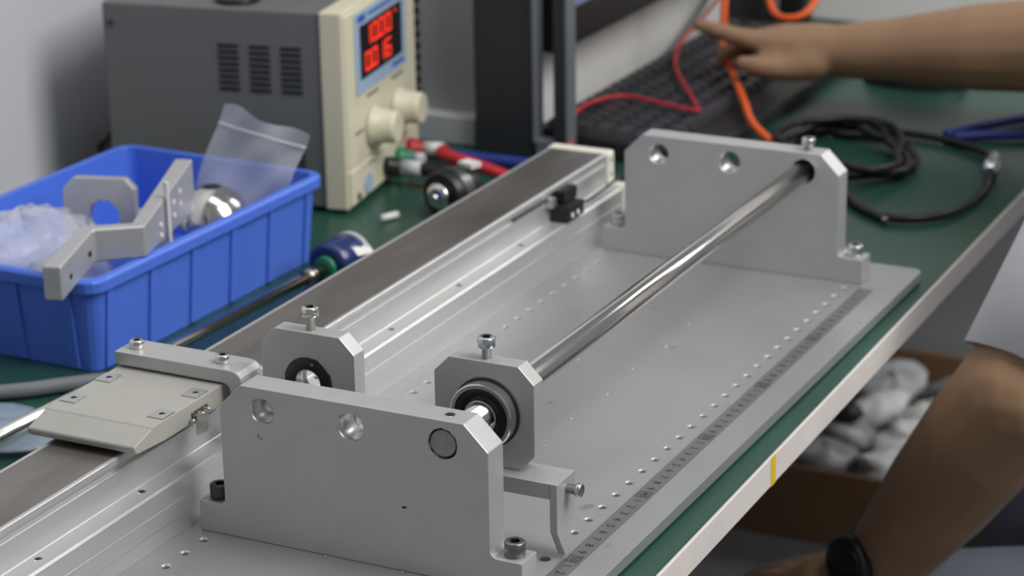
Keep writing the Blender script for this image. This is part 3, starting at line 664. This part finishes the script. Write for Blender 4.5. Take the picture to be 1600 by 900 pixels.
for cxv in (0.048, 0.076, 0.104):
    for k in range(8): inst('vent_slot', vm, pu, (-cxv, 0.0018, 0.103 + k * 0.0053))
for k in range(5): inst('vent_slot', vm, pu, (-0.048, 0.0018, 0.038 + k * 0.0053))
MB().cyl((-PD + 0.008, 0.003, PH - 0.017), (-PD + 0.008, 0.0006, PH - 0.017), 0.003, 14).build('case_screw', 'dsteel', pu, local=True)
MB().cyl((-0.105, 0.030, PH), (-0.105, 0.030, PH + 0.004), 0.019, 28).build('handle_foot', 'black', pu, local=True)
# leads from the power supply
P4 = WM['power_supply']
def pl(x, y, z): return tuple(P4 @ Vector((x, y, z)))
tag(MB().tube([pl(0.034, 0.148, 0.018), (-0.443, 0.676, 0.012), (-0.405, 0.664, 0.010), (-0.374, 0.659, 0.005), (-0.345, 0.655, -0.003), (-0.32, 0.65, -0.005)], 0.0055, 12).build('power_lead', 'red'), 'thick red lead plugged into the power supply', 'cable')
tag(MB().tube([pl(0.034, 0.088, 0.018), (-0.425, 0.640, 0.006), (-0.40, 0.632, 0.0), (-0.36, 0.630, -0.003), (-0.32, 0.622, -0.004)], 0.0055, 12).build('power_lead', 'black'), 'thick black lead plugged into the power supply', 'cable')
tag(MB().tube([(-0.56, 0.731, 0.0), (-0.467, 0.712, 0.0), (-0.424, 0.712, 0.0), (-0.376, 0.712, 0.0), (-0.31, 0.70, -0.003)], 0.0060, 12).build('blue_lead', 'blue'), 'thick blue lead lying along the foot of the white cabinet', 'cable')
tag(MB().tube([(-0.398, 0.648, 0.016), (-0.391, 0.640, 0.018), (-0.388, 0.622, 0.027), (-0.384, 0.600, 0.034)], 0.0016, 8).build('motor_wire', 'red'), 'thin red wire dropping onto the black motor', 'cable')

# ------------------------------------------------------------------ steel frame, monitor
fr = thing('steel_frame', 'dark slate steel frame with slot standing left of the keyboard', 'frame', (-0.41, 0.77, ZT))
MB().box(-0.4565, -0.3975, 0.762, 0.776, ZT, 0.46).build('wide_post', 'dkframe', fr, bevel=0.0015)
MB().box(-0.3975, -0.3945, 0.760, 0.778, ZT + 0.014, 0.46).build('slot_lip', 'frameedge', fr, bevel=0.0008)
MB().box(-0.3765, -0.3650, 0.760, 0.776, ZT, 0.46).build('narrow_post', 'dkframe', fr, bevel=0.0015)
MB().box(-0.3650, -0.3620, 0.760, 0.778, ZT, 0.46).build('post_lip', 'frameedge', fr, bevel=0.0008)
MB().box(-0.3945, -0.3765, 0.760, 0.776, ZT, 0.0085).build('bottom_rail', 'frameedge', fr, bevel=0.001)
MB().box(-0.3945, -0.3765, 0.760, 0.776, 0.44, 0.46).build('top_rail', 'dkframe', fr, bevel=0.001)
mo = thing('monitor', 'black computer monitor mounted on the white cabinet above the keyboard', 'monitor', (-0.41, 1.02, 0.088))
MB().box(-0.418, -0.392, 0.800, 1.250, 0.078, 0.345).build('housing', 'black', mo, bevel=0.003)
MB().box(-0.3922, -0.3915, 0.812, 1.238, 0.114, 0.333).build('screen', 'monscreen', mo)
MB().box(-0.4275, -0.418, 0.97, 1.07, 0.16, 0.26).build('wall_mount', 'dkframe', mo, bevel=0.001)

# ------------------------------------------------------------------ keyboard
kb = thing('keyboard', 'black computer keyboard under the pointing hand', 'keyboard', (-0.325, 1.045, ZT), 0.0)
KX0, KX1, KY0, KY1 = -0.405, -0.243, 0.780, 1.255
mb = MB().plate([(KX0, ZT + 0.0002), (KX1, ZT + 0.0002), (KX1, ZT + 0.012), (KX1 - 0.003, ZT + 0.014), (KX0 + 0.003, ZT + 0.024), (KX0, ZT + 0.022)], KY1, KY0, 'y'); mb.build('case', 'kb', kb, bevel=0.002)
def frust(w_, l_, h_, ins):
    m_ = MB(); a, b = w_ / 2, l_ / 2
    return m_.add([(-a, -b, 0), (a, -b, 0), (a, b, 0), (-a, b, 0), (-a + ins, -b + ins, h_), (a - ins, -b + ins, h_), (a - ins, b - ins, h_), (-a + ins, b - ins, h_)],
                  [(3, 2, 1, 0), (4, 5, 6, 7), (0, 1, 5, 4), (1, 2, 6, 5), (2, 3, 7, 6), (3, 0, 4, 7)])
km = frust(0.0165, 0.0165, 0.0075, 0.0022).mesh('key', 'key'); sp = frust(0.0165, 0.105, 0.0075, 0.0022).mesh('space_key', 'key'); wk = frust(0.0165, 0.027, 0.0075, 0.0022).mesh('wide_key', 'key')
tilt = math.atan2(-0.010, 0.154)
for row in range(6):
    x = KX0 + 0.018 + row * 0.0235 if row else KX0 + 0.016
    x = KX0 + 0.017 + row * 0.0190 + (0.007 if row else 0); z = ZT + 0.024 - (x - KX0) * 0.065
    y = KY0 + 0.016; col = 0
    while y < KY1 - 0.012:
        me, stp = km, 0.019
        if row == 5 and col == 3: me, stp = sp, 0.109
        elif row in (2, 3, 4) and col in (0, 13): me, stp = wk, 0.029
        wdt = {km: 0.0165, sp: 0.105, wk: 0.027}[me]
        if y + wdt > KY1 - 0.006: break
        inst('key', me, kb, (x - (-0.325), y + wdt / 2 - 0.008 - 1.045, z - ZT - 0.0006), (0, -tilt if False else math.atan(0.065), 0))
        y += stp; col += 1

# cables over and beside the keyboard
tag(MB().tube([(-0.345, 0.690, -0.004), (-0.358, 0.752, 0.004), (-0.374, 0.798, 0.0235), (-0.377, 0.850, 0.0240), (-0.359, 0.880, 0.0235), (-0.318, 0.876, 0.0210), (-0.286, 0.874, 0.0190), (-0.296, 0.895, 0.0205), (-0.355, 0.990, 0.0245), (-0.388, 1.080, 0.027), (-0.380, 1.120, 0.045), (-0.355, 1.130, 0.085), (-0.33, 1.15, 0.16)], 0.0018, 10).build('thin_red_wire', 'red'), 'thin red wire looping across the keyboard', 'cable')
tag(MB().tube([(-0.200, 0.862, -0.004), (-0.232, 0.880, 0.010), (-0.258, 0.922, 0.0185), (-0.2945, 0.985, 0.0275), (-0.318, 1.020, 0.045), (-0.322, 1.030, 0.075), (-0.325, 1.045, 0.12), (-0.33, 1.08, 0.20)], 0.0036, 12).build('orange_cable', 'orange'), 'orange cable hanging down across the keyboard beside the finger', 'cable')
tag(MB().tube([(-0.335, 1.19, 0.16), (-0.318, 1.14, 0.085), (-0.300, 1.105, 0.062), (-0.279, 1.095, 0.058), (-0.262, 1.105, 0.066), (-0.262, 1.13, 0.090), (-0.29, 1.17, 0.16)], 0.0036, 12).build('orange_loop', 'orange'), 'orange cable loop hanging just above the hand', 'cable')
tag(MB().tube([(-0.40, 1.26, 0.10), (-0.415, 1.24, 0.052), (-0.418, 1.17, 0.018), (-0.416, 1.09, 0.0), (-0.412, 1.03, -0.004), (-0.411, 0.97, -0.005), (-0.412, 0.92, -0.005), (-0.412, 0.86, -0.005)], 0.0032, 10).build('grey_cable', 'grey'), 'dark grey cable running down behind the keyboard', 'cable')
tag(MB().box(-0.424, -0.386, 1.300, 1.345, ZT, 0.060).build('black_adapter', 'black', bevel=0.003), 'black adapter block standing in the far corner of the bench', 'adapter')
tag(MB().box(-0.376, -0.345, 1.320, 1.350, ZT, 0.055).build('black_plug_block', 'black', bevel=0.006), 'black plug block seen through the orange loop', 'adapter')
# mouse: low domed body
ms = thing('computer_mouse', 'black computer mouse on the bench under the forearm', 'mouse', (-0.165, 1.150, ZT))
mb = MB(); mb.sphere((-0.165, 1.150, ZT + 0.001), 1.0, 28, 8, (0.054, 0.032, 0.034), 0.0, PI / 2); mb.build('shell', 'black', ms)
MB().box(-0.212, -0.195, 1.1485, 1.1515, ZT + 0.015, ZT + 0.0215).build('scroll_wheel', 'grey', ms, bevel=0.001)
# coil of black cable
rc = random.Random(4); pts = []
for k in range(46):
    a = 2 * PI * k / 12.0; rr = 1 + 0.16 * math.sin(k * 1.7)
    pts.append((-0.140 + 0.058 * rr * math.cos(a) - 0.02 * math.sin(a), 0.865 + 0.072 * rr * math.sin(a), -0.0045 + 0.0135 * (k / 46.0) + 0.003 * math.sin(k)))
cc = thing('cable_coil', 'coiled black cable on the green mat behind the far end plate', 'cable', (-0.14, 0.865, ZT))
MB().tube(pts, 0.0038, 10, 4).build('coil', 'black', cc)
MB().tube([(-0.12, 0.775, -0.005), (-0.097, 0.753, -0.005), (-0.065, 0.718, -0.005), (-0.052, 0.705, -0.005)], 0.0038, 10).build('tail', 'black', cc)
MB().cyl((-0.052, 0.705, -0.005), (-0.044, 0.697, -0.005), 0.0024, 12).build('connector_tip', 'clip', cc)
ld = thing('connector_lead', 'black lead with silver round connector curving across the green mat', 'cable', (0.0, 0.8, ZT))
MB().tube([(-0.114, 0.776, -0.002), (-0.078, 0.726, -0.0045), (-0.040, 0.706, -0.0045), (-0.004, 0.734, -0.0045), (0.004, 0.800, -0.0045), (-0.004, 0.852, -0.003)], 0.0036, 10).build('near_run', 'black', ld)
MB().ring((-0.003, 0.850, -0.0005), (-0.011, 0.895, 0.0005), [(0, 0.0050), (0.006, 0.0062), (0.007, 0.0078), (0.022, 0.0078), (0.023, 0.0066), (0.036, 0.0060), (0.046, 0.0050)], 24).build('connector', 'steel', ld)
MB().tube([(-0.011, 0.893, -0.003), (-0.029, 0.922, -0.0045), (-0.070, 0.947, -0.0045), (-0.121, 0.955, -0.0045), (-0.177, 0.940, -0.0045)], 0.0036, 10).build('far_run', 'black', ld)
tag(MB().tube([(-0.075, 0.960, -0.0035), (-0.055, 1.000, -0.0035), (-0.028, 1.040, -0.0035), (0.000, 1.075, -0.0035)], 0.0048, 12).build('blue_cable', 'blue'), 'upper strand of the blue cable pair at the right end of the bench', 'cable')
tag(MB().tube([(-0.066, 0.955, -0.0035), (-0.040, 0.975, -0.0035), (-0.008, 0.990, -0.0035), (0.012, 1.010, -0.0035)], 0.0048, 12).build('blue_cable', 'blue'), 'lower strand of the blue cable pair at the right end of the bench', 'cable')

# ================================================================== UNDER THE BENCH
SZ = ZF + 0.258
bx = thing('cardboard_box', 'shallow brown cardboard box on the shelf under the bench', 'box', (-0.25, 1.30, SZ))
X0, X1, Yb0, Yb1, zb1 = -0.46, -0.06, 1.115, 1.50, SZ + 0.085
MB().box(X0, X1, Yb0, Yb1, SZ + 0.0005, SZ + 0.004).build('bottom', 'card', bx)
for (a, b, c_, d_) in ((X0, X1, Yb0, Yb0 + 0.005), (X0, X1, Yb1 - 0.005, Yb1), (X0, X0 + 0.005, Yb0 + 0.005, Yb1 - 0.005), (X1 - 0.005, X1, Yb0 + 0.005, Yb1 - 0.005)):
    MB().box(a, b, c_, d_, SZ + 0.004, zb1).build('side_wall', 'card', bx, bevel=0.001)
spots = []
rs = random.Random(12)
cols_ = ['left end', 'second column from left', 'third column from left', 'fourth column from left', 'right end']
for rI, (y, rowname) in enumerate(((1.176, 'front row'), (1.250, 'second row'), (1.335, 'third row'), (1.425, 'back row'))):
    for cI, x in enumerate((-0.404, -0.332, -0.260, -0.188, -0.118)):
        spots.append((x + rs.uniform(-.006, .006), y + rs.uniform(-.01, .01), rs.choice(['white', 'ltgrey', 'bagfilm', 'bagfilm', 'shirt']), rowname + ', ' + cols_[cI]))
for i, (x, y, m_, nm) in enumerate(spots):
    crumple('packing_bag', 'crumpled pale plastic bag in the cardboard box, ' + nm, 'bag', m_, (x, y, SZ + 0.064 + rs.uniform(0, 0.010)), (0.036, 0.041, 0.017), 0.28, 40 + i, 20, 12, (rs.uniform(-.7, .7), rs.uniform(-.6, .6), rs.uniform(0, 3)))['group'] = 'bags in the cardboard box'
crumple('film_liner', 'large grey plastic film lining the bottom of the cardboard box', 'film', 'bagfilm', (-0.26, 1.3075, SZ + 0.027), (0.165, 0.155, 0.018), 0.10, 99, 40, 14)
for i, (x, y, lb) in enumerate(((-0.262, 1.245, 'small black foam piece nearest the front of the cardboard box'), (-0.305, 1.275, 'small black foam piece lying left among the pale bags'))):
    crumple('foam_piece', lb, 'foam', 'black', (x, y, SZ + 0.100), (0.022, 0.016, 0.012), 0.2, 70 + i, 14, 8)
tag(MB().box(-0.75, 0.30, 1.70, 1.73, -0.552, -0.520).build('cross_beam', 'panel', bevel=0.002), 'pale horizontal beam behind the cardboard box', 'beam')
tag(MB().box(-0.75, 0.30, 1.76, 1.80, ZF, -0.06).build('back_board', 'greyshade', bevel=0.002), 'grey board standing behind the pale beam under the bench', 'board')

# ================================================================== PERSON
def capsule_chain(mb, chain, n=14):
    """chain of (point, radius): spheres joined by cones"""
    for i, (p, r_) in enumerate(chain):
        mb.sphere(p, r_, n, 8)
        if i:
            q, rq = chain[i - 1]; a = Vector(q); b = Vector(p); L = (b - a).length
            if L > 1e-5: mb.ring(a, b, [(0, rq), (L, r_)], n)
def remeshed(name, mb, voxel, m, parent=None, smooth_it=4):
    me = mb.mesh(name, m, weld=False); o = bpy.data.objects.new(name, me); COL.objects.link(o)
    r_ = o.modifiers.new('r', 'REMESH'); r_.mode = 'VOXEL'; r_.voxel_size = voxel; r_.use_smooth_shade = True
    s_ = o.modifiers.new('s', 'SMOOTH'); s_.iterations = smooth_it; s_.factor = 0.5
    bpy.context.view_layer.update()
    me2 = bpy.data.meshes.new_from_object(o.evaluated_get(bpy.context.evaluated_depsgraph_get()))
    o.modifiers.clear(); o.data = me2
    for p in me2.polygons: p.use_smooth = True
    me2.materials.clear(); me2.materials.append(M[m])
    if parent is not None: o.parent = parent
    return o
V = Vector
body = MB()
# left arm (near the camera, hand resting on the thigh) and right arm (hand over the keyboard)
LSh, LEl, LWr = V((0.235, 0.550, 0.209)), V((0.140, 0.450, -0.034)), V((0.016, 0.513, -0.228))
RSh, REl, RWr = V((0.240, 0.90, 0.215)), V((0.060, 1.000, 0.0855)), V((-0.186, 1.000, 0.0555))
capsule_chain(body, [(LSh, 0.060), (LSh.lerp(LEl, .4), 0.050), (LSh.lerp(LEl, .8), 0.043), (LEl, 0.046), (LEl.lerp(LWr, .25), 0.046), (LEl.lerp(LWr, .55), 0.042), (LEl.lerp(LWr, .85), 0.034), (LWr, 0.032)])
capsule_chain(body, [(RSh, 0.060), (RSh.lerp(REl, .4), 0.050), (REl, 0.043), (REl.lerp(RWr, .25), 0.044), (REl.lerp(RWr, .5), 0.040), (REl.lerp(RWr, .8), 0.030), (RWr, 0.0265)])
# right hand: palm, pointing index, thumb below, other fingers curled down to the keys
pk = V((-0.262, 1.000, 0.0560))           # knuckle line
capsule_chain(body, [(RWr, 0.0255), (V((-0.215, 0.995, 0.0555)), 0.0225), (V((-0.245, 0.985, 0.0580)), 0.0165), (V((-0.262, 0.982, 0.0600)), 0.0125)])
capsule_chain(body, [(RWr, 0.0235), (V((-0.218, 1.012, 0.0560)), 0.0210), (V((-0.250, 1.008, 0.0590)), 0.0160), (V((-0.266, 1.004, 0.0590)), 0.0120)])
capsule_chain(body, [(RWr, 0.0230), (V((-0.215, 1.028, 0.0520)), 0.0190), (V((-0.245, 1.030, 0.0530)), 0.0150), (V((-0.258, 1.030, 0.0520)), 0.0115)])
capsule_chain(body, [(V((-0.200, 0.995, 0.052)), 0.021), (V((-0.222, 0.982, 0.046)), 0.0175)])
capsule_chain(body, [(V((-0.262, 0.982, 0.0600)), 0.0115), (V((-0.288, 0.978, 0.0650)), 0.0095), (V((-0.309, 0.978, 0.0690)), 0.0085), (V((-0.329, 0.980, 0.0720)), 0.0062)])   # index
capsule_chain(body, [(V((-0.266, 1.004, 0.0590)), 0.0115), (V((-0.292, 1.004, 0.0545)), 0.0097), (V((-0.308, 1.003, 0.0420)), 0.0085), (V((-0.315, 1.002, 0.0290)), 0.0070)])  # middle
capsule_chain(body, [(V((-0.263, 1.020, 0.0560)), 0.0110), (V((-0.286, 1.024, 0.0500)), 0.0092), (V((-0.300, 1.025, 0.0370)), 0.0082), (V((-0.304, 1.025, 0.0260)), 0.0068)])  # ring
capsule_chain(body, [(V((-0.256, 1.036, 0.0510)), 0.0100), (V((-0.274, 1.042, 0.0440)), 0.0082), (V((-0.284, 1.044, 0.0330)), 0.0072), (V((-0.287, 1.045, 0.0250)), 0.0060)])  # little
capsule_chain(body, [(V((-0.212, 0.982, 0.0450)), 0.0165), (V((-0.236, 0.970, 0.0405)), 0.0122), (V((-0.257, 0.962, 0.0425)), 0.0104), (V((-0.275, 0.958, 0.0450)), 0.0078)])  # thumb
# left hand resting palm-down on the thigh
hd = (LWr - LEl).normalized(); hs_ = V((hd.y, -hd.x, 0)).normalized()
lp = LWr + V((-0.055, 0.030, -0.030))
capsule_chain(body, [(LWr, 0.028), (LWr.lerp(lp, .5), 0.026), (lp, 0.018)])
capsule_chain(body, [(LWr, 0.026), (LWr.lerp(lp, .5) + V((0.012, 0.022, 0)), 0.022), (lp + V((0.014, 0.026, 0)), 0.015)])
capsule_chain(body, [(LWr, 0.026), (LWr.lerp(lp, .5) + V((-0.012, -0.022, 0)), 0.022), (lp + V((-0.014, -0.024, 0)), 0.015)])
for k, (off, ln) in enumerate(((-0.030, 0.068), (-0.010, 0.076), (0.011, 0.072), (0.031, 0.058))):
    b0 = lp + V((0.45, 0.87, 0)) * off; dd = V((-0.86, 0.46, -0.18)).normalized()
    capsule_chain(body, [(b0, 0.0115), (b0 + dd * ln * 0.45, 0.0095), (b0 + dd * ln * 0.78 + V((0, 0, -0.006)), 0.0085), (b0 + dd * ln + V((0, 0, -0.014)), 0.0066)])
capsule_chain(body, [(LWr + V((-0.018, -0.014, -0.012)), 0.017), (LWr + V((-0.040, -0.036, -0.022)), 0.0118), (LWr + V((-0.066, -0.046, -0.030)), 0.0098), (LWr + V((-0.088, -0.044, -0.036)), 0.0074)])
# trunk, neck and head, thighs and lower legs (inside the clothes)
capsule_chain(body, [(LSh, 0.058), (V((0.27, 0.63, 0.21)), 0.075), (V((0.27, 0.79, 0.22)), 0.075), (RSh, 0.058)])
for y in (0.64, 0.72, 0.79):
    capsule_chain(body, [(V((0.28, y, 0.17)), 0.090), (V((0.30, y, 0.02)), 0.095), (V((0.34, y, -0.14)), 0.100), (V((0.365, y, -0.25)), 0.095)])
capsule_chain(body, [(V((0.265, 0.715, 0.25)), 0.060), (V((0.240, 0.720, 0.335)), 0.052)])
capsule_chain(body, [(V((0.225, 0.722, 0.405)), 0.075), (V((0.205, 0.722, 0.345)), 0.055), (V((0.190, 0.722, 0.325)), 0.040)])
body.sphere((0.230, 0.722, 0.420), 1.0, 20, 12, (0.092, 0.076, 0.105))
capsule_chain(body, [(V((0.142, 0.722, 0.412)), 0.011), (V((0.128, 0.722, 0.388)), 0.013)])                      # nose
capsule_chain(body, [(V((0.146, 0.704, 0.352)), 0.006), (V((0.140, 0.722, 0.352)), 0.008), (V((0.146, 0.740, 0.352)), 0.006)])   # lips
for s in (-1, 1):
    capsule_chain(body, [(V((0.235, 0.722 + s * 0.080, 0.425)), 0.012), (V((0.238, 0.722 + s * 0.082, 0.395)), 0.009)])          # ears
for (hy, ky) in ((0.615, 0.560), (0.815, 0.850)):
    capsule_chain(body, [(V((0.38, hy, -0.265)), 0.082), (V((0.22, (hy + ky) / 2, -0.285)), 0.070), (V((0.060, ky, -0.300)), 0.056), (V((0.065, ky, -0.46)), 0.050), (V((0.07, ky, -0.68)), 0.040), (V((0.05, ky, -0.735)), 0.036), (V((-0.04, ky, -0.748)), 0.022)])
person = remeshed('person', body, 0.0042, 'skin', None, 3)
WM['person'] = Matrix.Identity(4)
tag(person, 'seated person in white T-shirt, right hand pointing over the keyboard, watch on left wrist', 'person')
# clothes
sh_ = MB()
capsule_chain(sh_, [(LSh, 0.070), (LSh.lerp(LEl, .30), 0.061), (LSh.lerp(LEl, .60), 0.052)])
capsule_chain(sh_, [(RSh, 0.074), (RSh.lerp(REl, .30), 0.067), (RSh.lerp(REl, .50), 0.066)])
capsule_chain(sh_, [(LSh, 0.070), (V((0.27, 0.63, 0.21)), 0.084), (V((0.27, 0.79, 0.22)), 0.084), (RSh, 0.070)])
for y in (0.635, 0.72, 0.795):
    capsule_chain(sh_, [(V((0.28, y, 0.17)), 0.104), (V((0.30, y, 0.02)), 0.110), (V((0.34, y, -0.14)), 0.114)])
remeshed('t_shirt', sh_, 0.006, 'shirt', person, 4)
# loose sleeve hem: an open cuff around the left upper arm, and one around the right
def cuff(a, b, r0, r1, name):
    d = (b - a); L = d.length; mb = MB(); n = 32
    ax = d.normalized(); u = ax.orthogonal().normalized(); v = ax.cross(u); vs_ = []
    prof = [(0, r0), (L * .5, (r0 + r1) / 2), (L, r1), (L + 0.0006, r1 - 0.0015), (L * .55, (r0 + r1) / 2 - 0.003)]
    for t_, r_ in prof:
        for k in range(n):
            a_ = 2 * PI * k / n; rr = r_ * (1 + 0.035 * math.sin(3 * a_ + 1) + 0.02 * math.sin(5 * a_))
            vs_.append(a + ax * (t_ + 0.006 * math.sin(2 * a_) * (t_ / L)) + (u * math.cos(a_) + v * math.sin(a_)) * rr)
    mb.add(vs_, [(i * n + k, i * n + (k + 1) % n, (i + 1) * n + (k + 1) % n, (i + 1) * n + k) for i in range(len(prof) - 1) for k in range(n)], True)
    return mb.build(name, 'shirt', person)
cuff(LSh.lerp(LEl, .25), LSh.lerp(LEl, .94), 0.056, 0.051, 'sleeve_hem')
cuff(RSh.lerp(REl, .25), RSh.lerp(REl, .70), 0.068, 0.064, 'sleeve_hem')
tr = MB()
for (hy, ky) in ((0.615, 0.560), (0.815, 0.850)):
    capsule_chain(tr, [(V((0.38, hy, -0.265)), 0.096), (V((0.22, (hy + ky) / 2, -0.285)), 0.083), (V((0.060, ky, -0.300)), 0.072), (V((0.065, ky, -0.46)), 0.066), (V((0.07, ky, -0.66)), 0.062)])
capsule_chain(tr, [(V((0.375, 0.60, -0.255)), 0.108), (V((0.375, 0.83, -0.255)), 0.108)])
remeshed('trousers', tr, 0.006, 'jeans', person, 4)
sho = MB()
for ky in (0.560, 0.850):
    capsule_chain(sho, [(V((0.08, ky, -0.735)), 0.034), (V((0.01, ky, -0.737)), 0.032), (V((-0.06, ky, -0.740)), 0.029)])
remeshed('shoes', sho, 0.006, 'black', person, 3)
hr2 = MB(); hr2.sphere((0.243, 0.722, 0.436), 1.0, 24, 14, (0.097, 0.085, 0.104), 0.0, PI * 0.56); hr2.build('hair', 'hair', person)
ey = MB()
for s in (-1, 1): ey.sphere((0.149, 0.722 + s * 0.031, 0.418), 0.010, 12, 8)
ey.build('eyes', 'white', person)
br_ = MB()
for s in (-1, 1): br_.sphere((0.1405, 0.722 + s * 0.031, 0.418), 0.0045, 10, 6)
br_.build('irises', 'hair', person)
# watch on the left wrist
wp = LEl.lerp(LWr, 0.93); up_ = V((-0.40, -0.88, 0.28)); up_ = (up_ - hd * up_.dot(hd)).normalized()
ws = MB(); ws.ring(wp - hd * 0.011, wp, [(0, 0.0315), (0.001, 0.0335), (0.021, 0.0330), (0.022, 0.0310)], 36, caps=False); strap = ws.build('watch_strap', 'black', person)
wc = MB(); wc.ring(wp + up_ * 0.030, wp + up_, [(0, 0.0215), (0.002, 0.0238), (0.009, 0.0238), (0.011, 0.0218)], 40); wc.build('watch_case', 'black', strap)
wg = MB(); wg.ring(wp + up_ * 0.041, wp + up_, [(0, 0.0205), (0.0012, 0.0185), (0.0018, 0.0120), (0.0020, 0.003)], 40); wg.build('watch_glass', 'glossblack', strap)
st = thing('stool', 'stool under the seated person at the right', 'stool', (0.39, 0.72, ZF))
MB().ring((0.39, 0.72, -0.415), (0.39, 0.72, 1), [(0, 0.17), (0.006, 0.18), (0.040, 0.18), (0.046, 0.17)], 40).build('seat', 'black', st)
for a in range(4):
    an = PI / 4 + a * PI / 2; MB().cyl((0.39 + 0.12 * math.cos(an), 0.72 + 0.12 * math.sin(an), -0.415), (0.39 + 0.17 * math.cos(an), 0.72 + 0.17 * math.sin(an), ZF), 0.012, 14).build('leg', 'steel', st)
